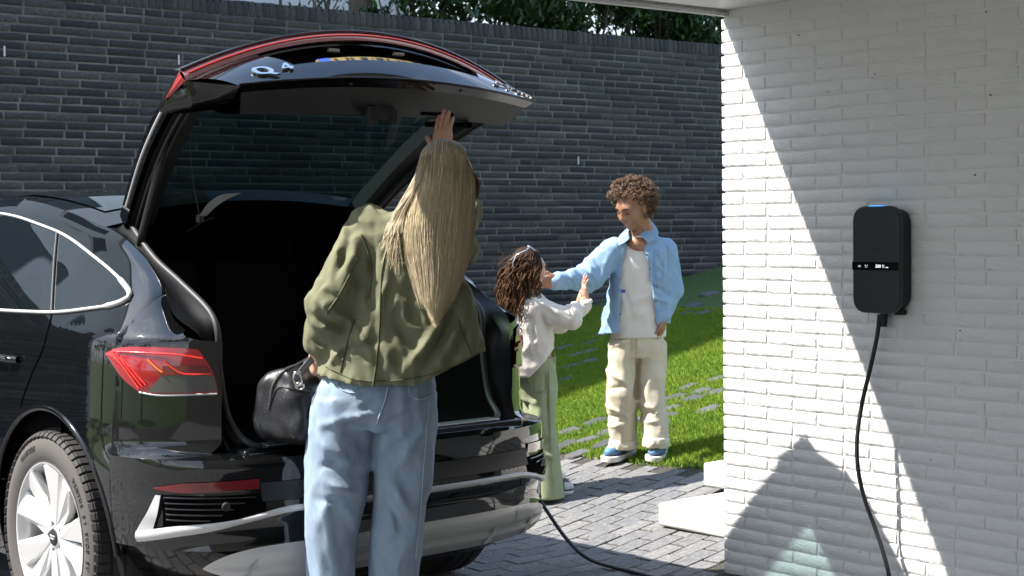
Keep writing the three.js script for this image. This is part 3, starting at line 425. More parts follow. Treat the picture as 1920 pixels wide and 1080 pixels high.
  { const sl = []; for (let k = 0; k < 5; k++) { const pts = []; for (let i = 0; i <= 12; i++) { const s = mix(-0.785, mix(-0.62, -0.45, k / 4), i / 12); pts.push(wrap(s, mix(0.522, 0.592, k / 4), 0.007)); } sl.push(tube(pts, 0.0035, 20, 5)); } both('grille_slat', merge(sl), gloss); }
  both('parking_sensor', (() => { const p = wrap(-0.56, 0.565, 0.008); return new THREE.CylinderGeometry(0.013, 0.015, 0.012, 16).rotateX(Math.PI / 2).rotateY(-0.35).translate(...p); })(), plastic);
  both('rear_reflector', surf(24, 4, (a, b) => { const s = -mix(0.435, 0.825, a); const h = 0.032 * Math.min(1, (1 - a) * 3 + 0.15); return wrap(s, 0.633 - 0.012 * a + (b - 0.5) * h, 0.006); }), redDeep);
  part('bumper_insert', band(-0.43, 0.43, 0.575, 0.635, 0.004, 30, 3), trimGrey, car);
  // ---- body aperture, seals, boot ----
  const inner = [[-0.50, 1.495, -0.1], [-0.535, 1.44, 0.03], [-0.56, 1.345, 0.22], [-0.562, 1.268, 0.394], [-0.565, 1.165, 0.6], [-0.568, 1.113, 0.64], [-0.565, 0.989, 0.645], [-0.555, 0.815, 0.69], [-0.53, 0.745, 0.77], [-0.45, 0.728, 0.8]];
  const outer = [[-0.585, 1.462, -0.09], [-0.598, 1.44, 0.02], [-0.618, 1.35, 0.26], [-0.645, 1.262, 0.43], [-0.685, 1.17, 0.56], [-0.665, 1.105, 0.69], [-0.632, 1.02, 0.752], [-0.628, 0.9, 0.757], [-0.628, 0.78, 0.757], [-0.62, 0.722, 0.79]];
  const midr = inner.map((p, i) => { const o = outer[i]; return [mix(p[0], o[0], 0.5), mix(p[1], o[1], 0.5) - 0.004, mix(p[2], o[2], 0.5) - 0.035]; });
  both('aperture_flange', skin([outer, midr, inner], 60, 10), phys([0.003, 0.003, 0.0035], 0.4, { specularIntensity: 0.35 }));
  both('tailgate_seal', tube([...inner.map((p) => [p[0] - 0.004, p[1], p[2] + 0.008])], 0.011, 120, 8), rubber);
  both('boot_side_trim', skin([inner, inner.map((p) => [p[0] + 0.02, p[1] - 0.01, p[2] - 0.35]), inner.map((p) => [p[0] + 0.04, p[1] - 0.02, -0.5])], 40, 8), lining);
  part('boot_floor', box(1.16, 0.03, 1.32, 0, 0.705, 0.12), lining, car);
  part('load_sill', rbox(1.2, 0.05, 0.13, 0.015, 0, 0.712, 0.79), gloss, car);
  part('sill_guard', rbox(1.0, 0.006, 0.06, 0.002, 0, 0.741, 0.8, 1), phys([0.5, 0.5, 0.51], 0.3, { metalness: 0.8 }), car);
  part('rear_seat', merge([rbox(0.58, 0.62, 0.14, 0.05, -0.31, 1.02, -0.47, 3), rbox(0.58, 0.62, 0.14, 0.05, 0.31, 1.02, -0.47, 3), rbox(0.28, 0.16, 0.1, 0.05, -0.33, 1.40, -0.5, 3), rbox(0.28, 0.16, 0.1, 0.05, 0.33, 1.40, -0.5, 3)]), std([0.005, 0.0055, 0.006], 0.95), car);
  part('headliner', surf(12, 10, (a, b) => { const z = mix(-2.2, -0.09, b), x = (a * 2 - 1) * RX(z) * 0.97; return [x, roofY(x, z) - 0.03, z]; }), lining, car);
  part('cabin_front', box(1.3, 0.5, 0.04, 0, 1.1, -1.9), lining, car);
  both('inner_cabin_side', surf(8, 4, (a, b) => { const z = mix(-2.4, 0.05, a), y = mix(0.72, Math.min(1.42, TOP(z) - 0.05), b); return [-sx(y, z) + 0.035, y, z]; }), lining);
  // curved grey strip on the boot side, with its catch and thread
  { const strap = surf(16, 3, (a, b) => { const p = curve([[-0.45, 1.497, 0.356], [-0.45, 1.54, 0.42], [-0.45, 1.566, 0.5], [-0.45, 1.572, 0.59]]).getPoint(a); return [p.x + (b - 0.5) * 0.03, p.y - 0.014 * Math.sin(Math.PI * a) * b, p.z]; });
    const st = part('parcel_shelf_edge', strap, std([0.25, 0.26, 0.27], 0.8), car); part('shelf_clip', rbox(0.02, 0.03, 0.025, 0.005, -0.455, 1.487, 0.345), plastic, car); part('shelf_cord', tube([[-0.455, 1.49, 0.345], [-0.47, 1.62, 0.33], [-0.5, 1.8, 0.36]], 0.0015, 8, 5), plastic, car); }
  // ---- tail lamps ----
  const LT = cr([[0.425, 1.047], [0.46, 1.06], [0.51, 1.068], [0.6, 1.07], [0.70, 1.067], [0.745, 1.062]]), LB = cr([[0.425, 1.038], [0.46, 1.005], [0.49, 0.975], [0.53, 0.945], [0.586, 0.917], [0.755, 0.917]]);
  const lz = (a) => mix(0.425, 0.75, 1 - Math.pow(1 - a, 1.35)), lampP = (a, b, o) => { const z0 = lz(a), y = mix(LB(z0), LT(z0), b); const z = z0 - 0.035 * a * a * b * b; return [-sx(y, z) - o * 0.8, y, z + o * 0.6 * a]; };
  for (const m of [0, 1]) {
    const Mx = m ? mirror : (g) => g; const lamp = part('tail_lamp', Mx(surf(40, 16, (a, b) => lampP(a, b, 0.008 + 0.01 * Math.sin(Math.PI * b) * Math.sin(Math.PI * Math.min(1, a + 0.2))))), red, car);
    part('reversing_lens', Mx(surf(20, 6, (a, b) => lampP(mix(mix(0.42, 0.55, b), 1.0, a), mix(0.06, 0.42, b), 0.0165))), phys([0.06, 0.055, 0.055], 0.08, { clearcoat: 1 }), lamp);
    part('dark_lens', Mx(surf(20, 4, (a, b) => lampP(mix(0.56, 0.96, a), mix(0.48, 0.62, b), 0.0195))), redDeep, lamp);
    const guide = []; for (let k = 0; k < 3; k++) guide.push(tube([[0.08 + k * 0.05, 0.88 - k * 0.1], [0.18 + k * 0.05, 0.5], [0.36 + k * 0.03, 0.1 + k * 0.05]].map(([a, b]) => lampP(a, b, 0.0195)), 0.0028, 14, 5)); guide.push(tube([[0.14, 0.86], [0.4, 0.88], [0.7, 0.86], [0.97, 0.8]].map(([a, b]) => lampP(a, b, 0.0195)), 0.003, 20, 5)); guide.push(tube([[0.58, 0.72], [0.66, 0.55], [0.72, 0.46], [0.98, 0.45]].map(([a, b]) => lampP(a, b, 0.021)), 0.003, 20, 5));
    part('light_guide', Mx(merge(guide)), redLine, lamp); part('lamp_edge', Mx(tube([0.35, 0.5, 0.7, 1].map((a) => lampP(a, 0.0, 0.012)), 0.0035, 20, 5)), satin, lamp);
    part('amber_bar', Mx(tube([[0.44, 0.74], [0.52, 0.56], [0.56, 0.48]].map(([a, b]) => lampP(a, b, 0.021)), 0.0035, 10, 5)), amber, lamp);
  }
  { const q = [0.84,0.6625,0.584]; part('charge_flap', rbox(0.012, 0.055, 0.10, 0.005, q[0], q[1], q[2]), gloss, car); }
  // ---- wheels ----
  const tyreM = std([0.022, 0.021, 0.02], 0.75), sideM = std([0.075, 0.07, 0.063], 0.85), alloy = phys([0.62, 0.62, 0.61], 0.3, { metalness: 0.35, clearcoat: 0.5 }), dish = std([0.02, 0.02, 0.021], 0.6);
  const wheel = new THREE.Group(); wheel.name = 'wheel'; // axis along local x, outer face toward -x
  { const R = 0.372, lat = (pts, seg = 96) => new THREE.LatheGeometry(pts.map(([r, x]) => new THREE.Vector2(r, x)), seg).rotateZ(Math.PI / 2);
    // LatheGeometry axis y -> after rotateZ(90deg) y->-x : positive profile value faces -x (outside)
    part('tyre', lat([[0.262, 0.098], [0.275, 0.107], [0.30, 0.116], [0.325, 0.116], [0.348, 0.108], [0.362, 0.098]], 120), sideM, wheel);
    part('tread', lat([[0.362, 0.098], [0.3685, 0.088], [0.3715, 0.06], [0.3715, 0.052], [0.364, 0.051], [0.364, 0.043], [0.372, 0.042], [0.372, 0.004], [0.364, 0.003], [0.364, -0.005], [0.372, -0.006], [0.371, -0.05], [0.364, -0.052], [0.364, -0.06], [0.370, -0.062], [0.362, -0.1], [0.3, -0.115], [0.262, -0.1]], 120), tyreM, wheel);
    const bl = []; for (let k = 0; k < 66; k++) { const b = new RoundedBoxGeometry(0.040, 0.012, 0.0275, 1, 0.003).translate(-0.078, 0.369, 0).rotateX(k / 66 * Math.PI * 2); b.rotateX(0); bl.push(b); } for (let k = 0; k < 66; k++) bl.push(new RoundedBoxGeometry(0.014, 0.02, 0.0275, 1, 0.003).rotateZ(-0.75).translate(-0.103, 0.3605, 0).rotateX(k / 66 * Math.PI * 2)); part('tread_block', merge(bl), tyreM, wheel).userData.kind = 'stuff';
    part('rim', lat([[0.262, 0.098], [0.268, 0.104], [0.267, 0.108], [0.258, 0.106], [0.252, 0.09], [0.238, 0.06], [0.235, -0.06]], 96), alloy, wheel);
    part('rim_line', lat([[0.268, 0.104], [0.273, 0.106], [0.273, 0.1065], [0.267, 0.1085]], 96), dish, wheel);
    part('brake_disc', new THREE.CylinderGeometry(0.17, 0.17, 0.03, 40).rotateZ(Math.PI / 2), std([0.06, 0.06, 0.06], 0.5, { metalness: 0.6 }), wheel);
    part('wheel_back', new THREE.CylinderGeometry(0.236, 0.236, 0.02, 40).rotateZ(Math.PI / 2).translate(0.06, 0, 0), dish, wheel);
    for (let k = 0; k < 5; k++) { for (const d of [-1, 1]) { const a = 0.33 + k * Math.PI * 2 / 5; const s = new THREE.Shape(); const m = (x, y) => [d * x, y]; s.moveTo(...m(0.005, 0.045)); s.lineTo(...m(0.038, 0.05)); s.lineTo(...m(0.066, 0.13)); s.lineTo(...m(0.1, 0.23)); s.quadraticCurveTo(...m(0.07, 0.25), ...m(0.02, 0.257)); s.lineTo(...m(0.007, 0.15)); s.closePath();
        const g = new THREE.ExtrudeGeometry(s, { depth: 0.022, bevelEnabled: true, bevelSize: 0.005, bevelThickness: 0.006, bevelSegments: 2 }); const p = g.attributes.position; for (let i = 0; i < p.count; i++) { const r = Math.hypot(p.getX(i), p.getY(i)); p.setZ(i, p.getZ(i) - 0.022 * Math.sin(clamp(r / 0.26) * Math.PI * 0.95) + 0.0 + (Math.abs(p.getX(i)) - 0.03) * 0.22); } g.computeVertexNormals(); g.rotateY(-Math.PI / 2).translate(-0.072, 0, 0).rotateX(a); part('spoke', g, alloy, wheel); } }
    part('hub', lat([[0, 0.088], [0.03, 0.088], [0.045, 0.08], [0.075, 0.07], [0.08, 0.04]], 40), alloy, wheel);
    const cap = part('hub_cap', lat([[0, 0.0935], [0.026, 0.093], [0.031, 0.088]], 32), plastic, wheel);
    for (let k = 0; k < 4; k++) part('emblem_ring', new THREE.TorusGeometry(0.0066, 0.0013, 6, 20).rotateY(Math.PI / 2).translate(-0.0945, 0, -0.0135 + k * 0.009), chrome, wheel);
    for (let k = 0; k < 5; k++) part('wheel_bolt', new THREE.CylinderGeometry(0.011, 0.011, 0.02, 8).rotateZ(Math.PI / 2).translate(-0.074, 0.056, 0).rotateX(k * Math.PI * 2 / 5 + 0.95), dish, wheel);
    part('valve', new THREE.CylinderGeometry(0.004, 0.004, 0.04, 8).rotateZ(1.2).translate(-0.07, 0.225, 0).rotateX(-0.75), dish, wheel);
    const word = (str, a0, r, size) => { const out = []; [...str].forEach((c, i) => { if (c === ' ') return; const g = text3(c, size, 0.0012).rotateY(-Math.PI / 2).translate(-0.1165, r, 0).rotateX(a0 + i * size * 1.02 / r); out.push(g); }); return merge(out); };
    part('tyre_lettering', merge([word('VENTUS S1 EVO3 EV', 0.78, 0.318, 0.019), word('HANKOOK', -0.62, 0.318, 0.019)]), std([0.018, 0.017, 0.016], 0.8), wheel);
  }
  const putWheel = (x, z, right) => { const w = wheel.clone(); w.position.set(x, HY, z); if (right) w.rotation.y = Math.PI; car.add(w); return w; };
  putWheel(-0.775, 0, false); putWheel(0.775, 0, true); putWheel(-0.775, WB, false); putWheel(0.775, WB, true);
  // ---- tailgate ----
  const tg = new THREE.Group(); tg.name = 'tailgate'; tg.userData.label = 'raised black tailgate with red light bar and yellow plate'; car.add(tg);
  const hinge = (s) => [0.545 * s, 1.505 + 0.04 * (1 - s * s), -0.075], lip = (s) => [0.712 * s, 1.962 + 0.166 * (1 - s * s), 0.72 - 0.045 * s * s];
  const gateP = (s, v, o = 0) => { const a = hinge(s), b = lip(s), p = lerp3(a, b, v); const bulge = 0.045 * Math.sin(Math.PI * v); return [p[0], p[1] + bulge * 0.8 - o * 0.8, p[2] - bulge * 0.6 + o * 0.6]; };
  const strip = (s0, s1, v0, v1, nu, nv, o) => surf(nu, nv, (a, b) => gateP(mix(s0, s1, a), mix(v0, v1, b), o));
  const slabG = (s0, s1, v0, v1, t, nu = 20, nv = 12) => { const e = (f, n) => surf(n, 2, (a, b) => f(a, b * t)); return merge([strip(s0, s1, v0, v1, nu, nv, 0), strip(s0, s1, v0, v1, nu, nv, t), e((a, o) => gateP(s0, mix(v0, v1, a), o), nv), e((a, o) => gateP(s1, mix(v0, v1, a), o), nv), e((a, o) => gateP(mix(s0, s1, a), v0, o), nu), e((a, o) => gateP(mix(s0, s1, a), v1, o), nu)]); };
  const gf = part('gate_frame', merge([slabG(-1, -0.83, 0, 1, 0.06), slabG(0.83, 1, 0, 1, 0.06), slabG(-0.83, 0.83, 0, 0.08, 0.05), slabG(-0.83, 0.83, 0.8, 1, 0.06)]), paint, tg);
  part('rear_window', merge([strip(-0.835, 0.835, 0.075, 0.805, 30, 24, 0.022)]), tint, tg);
  part('wiper_edge', tube([0.1, 0.4, 0.7, 0.95].map((v) => gateP(-1.0, v, 0.03)), 0.006, 20, 6), satin, tg);
  both('inner_frame_trim', merge([surf(10, 24, (a, b) => { const p = gateP(mix(-0.98, -0.80, a), mix(0.02, 0.8, b), 0.075); return p; }), surf(3, 24, (a, b) => gateP(-0.80, mix(0.02, 0.8, b), mix(0.02, 0.075, a)))]), plastic, tg);
  for (let k = 0; k < 2; k++) both('gate_seal', tube([0.0, 0.3, 0.6, 0.8].map((v) => gateP(-0.9 - 0.045 * k, v, 0.085)), 0.006, 24, 6), rubber, tg);
  // spoiler lip, light bar, lower panel
  const barLow = (s) => { const p = lip(s); return [p[0] * 0.995, p[1] - 0.03 - 0.004 * s * s, p[2] + 0.03]; }, edge = (s) => [0.622 * s, 1.902 + 0.043 * (1 - s * s), 0.898 + 0.05 * (1 - s * s)];
  part('spoiler', merge([surf(60, 3, (a, b) => { const s = a * 2 - 1, p = lip(s); return [p[0], p[1] + 0.006 * (1 - b), p[2] + mix(-0.03, 0.016, b)]; }), tube(Array.from({ length: 21 }, (_, i) => { const p = lip(i / 10 - 1); return [p[0], p[1] + 0.003, p[2] + 0.014]; }), 0.0055, 80, 6)]), paint, tg);
  const lb = part('light_bar', surf(80, 5, (a, b) => { const s = (a * 2 - 1), p = lerp3(lip(s), barLow(s), b); const o = 0.006 * Math.sin(Math.PI * b); return [p[0], p[1] + o, p[2] + 0.004 + o]; }), phys([0.30, 0.13, 0.15], 0.1, { clearcoat: 1, clearcoatRoughness: 0.02 }), tg);
  part('light_strip', tube(Array.from({ length: 21 }, (_, i) => { const s = (i / 10 - 1) * 0.98, p = lerp3(lip(s), barLow(s), 0.62); return [p[0], p[1] + 0.007, p[2] + 0.011]; }), 0.003, 80, 6), redLine, tg);
  both('light_bar_end', surf(8, 6, (a, b) => { const p = lerp3(lerp3(lip(-1), barLow(-1), b), [-0.728, 1.865, 0.60], a * (1 - 0.25 * b)); return [p[0] - 0.006 * Math.sin(Math.PI * b), p[1], p[2] + 0.004]; }), red, tg);
  both('gate_wing', merge([skin([[lip(-1), [-0.725, 1.90, 0.62], [-0.728, 1.845, 0.555]], [[-0.70, 1.925, 0.70], [-0.715, 1.87, 0.65], [-0.722, 1.835, 0.57]], [barLow(-1), [-0.69, 1.86, 0.72], [-0.67, 1.83, 0.62]]], 10, 8), skin([[lip(-1), [-0.725, 1.90, 0.62], [-0.728, 1.845, 0.555]], [gateP(-1, 0.96), gateP(-1, 0.88), gateP(-1, 0.8)]], 8, 3), skin([[barLow(-1), [-0.69, 1.86, 0.72], [-0.67, 1.83, 0.62]], [edge(-1), [-0.6, 1.86, 0.80], [-0.6, 1.84, 0.7]]], 8, 4)]), gloss, tg);
  const panel = (s, v, o = 0) => { const p = lerp3(barLow(s), edge(s), v), bl = 0.016 * Math.sin(Math.PI * v); return [p[0], p[1] + (bl + o) * 0.83, p[2] + (bl + o) * 0.55]; };
  const rs = (v) => mix(0.66, 0.56, v), VR = 0.6; // recess outline
  const pn0 = (s0, s1, v0, v1) => surf(24, 10, (a, b) => { const v = mix(v0, v1, b), A = typeof s0 === 'function' ? s0(v) : s0, B = typeof s1 === 'function' ? s1(v) : s1; return panel(mix(A, B, a), v); });
  part('gate_panel', merge([pn0(-1, (v) => -rs(v), 0, VR), pn0((v) => rs(v), 1, 0, VR), surf(60, 8, (a, b) => panel(a * 2 - 1, mix(VR, 1, b)))]), paint, tg);
  part('plate_recess', merge([surf(30, 8, (a, b) => { const v = b * VR * 1.02; return panel((a * 2 - 1) * rs(v) * 0.985, v, -0.05); }), ...[-1, 1].map((k) => surf(8, 2, (a, b) => panel(k * rs(a * VR) * (1 - 0.015 * b), a * VR, -0.05 * b))), surf(30, 2, (a, b) => panel((a * 2 - 1) * rs(VR), VR, -0.05 * b)), surf(30, 2, (a, b) => panel((a * 2 - 1) * rs(0), 0, -0.05 * b))]), gloss, tg);
  // number plate lying in the recess
  const plate = (x, t, o) => { const s = x / 0.62, p = panel(s, mix(0.3, 0.6, t), -0.03 + 0.006 * t + o); return [x, p[1], p[2]]; };
  const plateG = (x0, x1, o, t0 = 0, t1 = 1) => surf(12, 3, (a, b) => plate(mix(x0, x1, a), mix(t0, t1, b), o));
  part('number_plate', merge([plateG(-0.26, 0.26, 0), surf(12, 1, (a, b) => plate(mix(-0.26, 0.26, a), 1, -0.02 * b)), surf(1, 3, (a, b) => plate(-0.26, b, -0.02 * a))]), phys([0.24, 0.18, 0.07], 0.12), tg);
  part('plate_band', plateG(-0.258, -0.215, 0.002), phys([0.03, 0.08, 0.42], 0.35), tg);
  { const gl = []; [[-0.2, 0.03], [-0.155, 0.012], [-0.135, 0.028], [-0.095, 0.028], [-0.05, 0.012], [-0.03, 0.03], [0.015, 0.028], [0.06, 0.012], [0.085, 0.03], [0.13, 0.028], [0.17, 0.03], [0.21, 0.02]].forEach(([x, w], i) => { gl.push(plateG(x, x + w * 0.35, 0.0025, 0.15, 0.85), plateG(x + w * 0.35, x + w, 0.0025, i % 2 ? 0.15 : 0.7, i % 2 ? 0.35 : 0.85)); }); part('plate_characters', merge(gl), std([0.01, 0.01, 0.01], 0.5), tg); }
  for (const x of [-0.15, 0.11]) part('plate_lamp', (() => { const p = panel(x / 0.66, 0.08, -0.03); return rbox(0.042, 0.012, 0.02, 0.003, p[0], p[1], p[2]); })(), std([0.3, 0.28, 0.24], 0.4), tg);
  part('lower_edge_trim', tube(Array.from({ length: 21 }, (_, i) => panel((i / 10 - 1), 0.985, 0.004)), 0.004, 80, 6), gloss, tg);
  { // badges on the panel
    const lay = (g, s, v) => { const p = panel(s, v, 0.002); const a = panel(s + 0.03, v), b = panel(s - 0.03, v), ex = V(a).sub(V(b)).normalize(), u0 = panel(s, v - 0.05), u1 = panel(s, v + 0.05), ey = V(u0).sub(V(u1)).normalize(), ez = ex.clone().cross(ey).normalize(); return g.applyMatrix4(new THREE.Matrix4().makeBasis(ex, ey, ez).setPosition(V(p))); };
    part('badge', merge([lay(text3('Q', 0.05, 0.007).scale(1.5, 1, 1), -0.79, 0.7), lay(text3('4', 0.038, 0.007).scale(1.5, 1, 1), -0.66, 0.66)]), chrome, tg);
    part('badge', lay(text3('e-tron', 0.04, 0.007).scale(1.25, 1, 1), 0.86, 0.62), chrome, tg);
  }
  // inside trim
  const T1 = (s) => [0.603 * s, 1.884 + 0.038 * (1 - s * s), 0.872 + 0.045 * (1 - s * s)], T2 = (s) => [0.565 * s, 1.822 + 0.012 * (1 - s * s), 0.80 + 0.02 * (1 - s * s)], T3 = (s) => { const p = gateP(s * 0.86, 0.8, 0.05); return p; };
  part('gate_flange', surf(50, 3, (a, b) => lerp3(edge(a * 2 - 1), T1(a * 2 - 1), b)), gloss, tg);
  part('gate_inner_trim', merge([surf(50, 4, (a, b) => lerp3(T1(a * 2 - 1), T2(a * 2 - 1), b)), surf(50, 6, (a, b) => { const p = lerp3(T2(a * 2 - 1), T3(a * 2 - 1), b); return [p[0], p[1] - 0.02 * Math.sin(Math.PI * b), p[2]]; })]), trimGrey, tg);
  for (const s of [-0.35, 0.05, 0.42]) part('trim_screw', (() => { const p = lerp3(edge(s), T1(s), 0.5); return new THREE.CylinderGeometry(0.006, 0.006, 0.006, 10).rotateX(0.6).translate(...p); })(), std([0.03, 0.03, 0.03], 0.4), tg);
  part('gate_latch', merge([rbox(0.11, 0.05, 0.05, 0.008, -0.03, 1.845, 0.83), rbox(0.035, 0.06, 0.03, 0.006, -0.075, 1.835, 0.845), rbox(0.02, 0.05, 0.03, 0.006, 0.02, 1.83, 0.845)]), plastic, tg);
  part('pull_handle', merge([rbox(0.15, 0.05, 0.02, 0.008, 0.22, 1.868, 0.832), rbox(0.19, 0.018, 0.05, 0.008, 0.30, 1.815, 0.8)]), lining, tg);
  for (const m of [-1, 1]) part('gas_strut', merge([tube([[m * 0.555, 1.345, 0.06], [m * 0.565, 1.62, 0.235]], 0.014, 6, 12), tube([[m * 0.565, 1.62, 0.235], [m * 0.575, 1.815, 0.36]], 0.0175, 6, 12), new THREE.SphereGeometry(0.013, 10, 8).translate(m * 0.578, 1.83, 0.37)]), std([0.035, 0.036, 0.038], 0.35, { metalness: 0.4 }), tg);
  both('hinge_arm', tube([[-0.5, 1.49, -0.12], [-0.52, 1.49, -0.02], [-0.53, 1.52, 0.02]], 0.014, 10, 8), plastic, tg);
}

// ---------- bodies and clothes: signed distance fields, meshed ----------
const smin = (a, b, k) => { const h = Math.max(k - Math.abs(a - b), 0) / k; return Math.min(a, b) - h * h * k * 0.25; };
const cap = (a, b, ra, rb = ra, sq = null) => { const d = [b[0] - a[0], b[1] - a[1], b[2] - a[2]], L = d[0] * d[0] + d[1] * d[1] + d[2] * d[2] || 1e-9; return (x, y, z) => { const px = x - a[0], py = y - a[1], pz = z - a[2], t = clamp((px * d[0] + py * d[1] + pz * d[2]) / L), qx = px - d[0] * t, qy = py - d[1] * t, qz = pz - d[2] * t; return Math.sqrt(qx * qx + qy * qy + qz * qz) - mix(ra, rb, t); }; };
const ell = (c, r) => (x, y, z) => { const a = (x - c[0]) / r[0], b = (y - c[1]) / r[1], e = (z - c[2]) / r[2], k0 = Math.sqrt(a * a + b * b + e * e), k1 = Math.sqrt((a / r[0]) ** 2 + (b / r[1]) ** 2 + (e / r[2]) ** 2) || 1e-6; return k0 < 1e-6 ? -Math.min(...r) : k0 * (k0 - 1) / k1; };
// stack of elliptic sections [x, y, z, halfWidth, halfDepth], top to bottom, turned by yaw about y
const loft = (secs, yaw = 0, n = 2.3) => { const S = secs.slice().sort((p, q) => q[1] - p[1]), cy = Math.cos(yaw), sy = Math.sin(yaw), N = S.length; return (x, y, z) => { let i = 0; while (i < N - 2 && y < S[i + 1][1]) i++; const A = S[i], B = S[i + 1], t = clamp((A[1] - y) / (A[1] - B[1])), u = t * t * (3 - 2 * t) * 0.5 + t * 0.5; const dx = x - mix(A[0], B[0], t), dz = z - mix(A[2], B[2], t), a = mix(A[3], B[3], u), b = mix(A[4], B[4], u), lx = Math.abs(dx * cy - dz * sy) / a, lz = Math.abs(dx * sy + dz * cy) / b, q = Math.pow(Math.pow(lx, n) + Math.pow(lz, n), 1 / n); const d = (q - 1) * Math.min(a, b) * 0.95, v = Math.max(y - S[0][1], S[N - 1][1] - y); return Math.max(d, v); }; };
const uni = (k, ...fs) => (x, y, z) => { let d = fs[0](x, y, z); for (let i = 1; i < fs.length; i++) d = smin(d, fs[i](x, y, z), k); return d; };
// creases: [a, b, width, height] ridges (height < 0 for a valley)
const creased = (f, list, amp = 0, fr = [9, 4, 9], sd = 0) => (x, y, z) => { let d = f(x, y, z); if (d > 0.05 || d < -0.06) return d; for (const [a, b, w, h] of list) { const ex = b[0] - a[0], ey = b[1] - a[1], L = ex * ex + ey * ey || 1e-9, t = clamp(((x - a[0]) * ex + (y - a[1]) * ey) / L), q = ((x - a[0] - ex * t) ** 2 + (y - a[1] - ey * t) ** 2) / (w * w); if (q < 5) d -= 1.35 * h * Math.exp(-q) * Math.sin(Math.PI * clamp(0.12 + 0.76 * t)); } if (amp) { const n = noise(x * fr[0] + sd, y * fr[1], z * fr[2]); d -= amp * (1 - 2 * Math.abs(n) * 1.6) * 0.6 + amp * 0.5 * noise(x * fr[0] * 2.3, y * fr[1] * 2.3 + sd, z * fr[2] * 2.3); } return d; };
function mesh(f, lo, hi, h, color) {
  const nx = Math.ceil((hi[0] - lo[0]) / h) + 1, ny = Math.ceil((hi[1] - lo[1]) / h) + 1, nz = Math.ceil((hi[2] - lo[2]) / h) + 1, D = new Float32Array(nx * ny * nz), B = 4, R = h * B * 0.87 + 0.035;
  const at = (i, j, k) => i + nx * (j + ny * k);
  for (let k = 0; k < nz; k += B) for (let j = 0; j < ny; j += B) for (let i = 0; i < nx; i += B) {
    const c = f(lo[0] + (i + 1.5) * h, lo[1] + (j + 1.5) * h, lo[2] + (k + 1.5) * h), skip = Math.abs(c) > R;
    for (let kk = k; kk < Math.min(nz, k + B); kk++) for (let jj = j; jj < Math.min(ny, j + B); jj++) for (let ii = i; ii < Math.min(nx, i + B); ii++) D[at(ii, jj, kk)] = skip ? c : f(lo[0] + ii * h, lo[1] + jj * h, lo[2] + kk * h);
  }
  const id = new Int32Array(nx * ny * nz).fill(-1), Pp = [], I = [];
  const E = [[0, 1], [2, 3], [4, 5], [6, 7], [0, 2], [1, 3], [4, 6], [5, 7], [0, 4], [1, 5], [2, 6], [3, 7]];
  for (let k = 0; k < nz - 1; k++) for (let j = 0; j < ny - 1; j++) for (let i = 0; i < nx - 1; i++) {
    const v = []; let m = 0; for (let c = 0; c < 8; c++) { v[c] = D[at(i + (c & 1), j + ((c >> 1) & 1), k + (c >> 2))]; if (v[c] < 0) m |= 1 << c; } if (m === 0 || m === 255) continue;
    let x = 0, y = 0, z = 0, n = 0; for (const [a, b] of E) if ((v[a] < 0) !== (v[b] < 0)) { const t = v[a] / (v[a] - v[b]); x += mix(a & 1, b & 1, t); y += mix((a >> 1) & 1, (b >> 1) & 1, t); z += mix(a >> 2, b >> 2, t); n++; }
    id[at(i, j, k)] = Pp.length / 3; Pp.push(lo[0] + (i + x / n) * h, lo[1] + (j + y / n) * h, lo[2] + (k + z / n) * h);
  }
  const quad = (a, b, c, d, fl) => { if (a < 0 || b < 0 || c < 0 || d < 0) return; if (fl) I.push(a, c, b, b, c, d); else I.push(a, b, c, b, d, c); };
  for (let k = 1; k < nz - 1; k++) for (let j = 1; j < ny - 1; j++) for (let i = 1; i < nx - 1; i++) { const o = D[at(i, j, k)] < 0;
    if (o !== D[at(i + 1, j, k)] < 0) quad(id[at(i, j - 1, k - 1)], id[at(i, j, k - 1)], id[at(i, j - 1, k)], id[at(i, j, k)], !o);
    if (o !== D[at(i, j + 1, k)] < 0) quad(id[at(i - 1, j, k - 1)], id[at(i, j, k - 1)], id[at(i - 1, j, k)], id[at(i, j, k)], o);
    if (o !== D[at(i, j, k + 1)] < 0) quad(id[at(i - 1, j - 1, k)], id[at(i, j - 1, k)], id[at(i - 1, j, k)], id[at(i, j, k)], !o); }
  const g = new THREE.BufferGeometry(); g.setAttribute('position', new THREE.Float32BufferAttribute(Pp, 3)); g.setIndex(I); g.computeVertexNormals();
  const n = Pp.length / 3, uv = new Float32Array(n * 2); for (let i = 0; i < n; i++) { uv[i * 2] = (Pp[i * 3] + Pp[i * 3 + 2] * 0.8) * 4; uv[i * 2 + 1] = Pp[i * 3 + 1] * 4; } g.setAttribute('uv', new THREE.BufferAttribute(uv, 2));
  paintG(g, color); return g;
}
function paintG(g, color) { const p = g.attributes.position, n = p.count, c = new Float32Array(n * 3); for (let i = 0; i < n; i++) { const q = color(p.getX(i), p.getY(i), p.getZ(i)); c.set(q, i * 3); } g.setAttribute('color', new THREE.BufferAttribute(c, 3)); return g; }
const joinC = (list) => mergeGeometries(list.map((g) => { g = g.index ? g.toNonIndexed() : g.clone(); for (const k of Object.keys(g.attributes)) if (!['position', 'normal', 'uv', 'color'].includes(k)) g.deleteAttribute(k); if (!g.attributes.uv) g.setAttribute('uv', new THREE.BufferAttribute(new Float32Array(g.attributes.position.count * 2), 2)); return g; }));
const weave = tex(256, 256, (u, v) => 0.5 + 0.22 * Math.sin((u + v) * 2 * Math.PI * 40) + 0.3 * tn(u, v, 60, 4));
const skinBump = tex(128, 128, (u, v) => 0.5 + 0.4 * tn(u, v, 30, 2));
const vcol = (rough, ex = {}) => phys([1, 1, 1], rough, { vertexColors: true, ...ex });
const skinM = vcol(0.5, { sheen: 0.2, bumpMap: skinBump, bumpScale: 0.0004 });
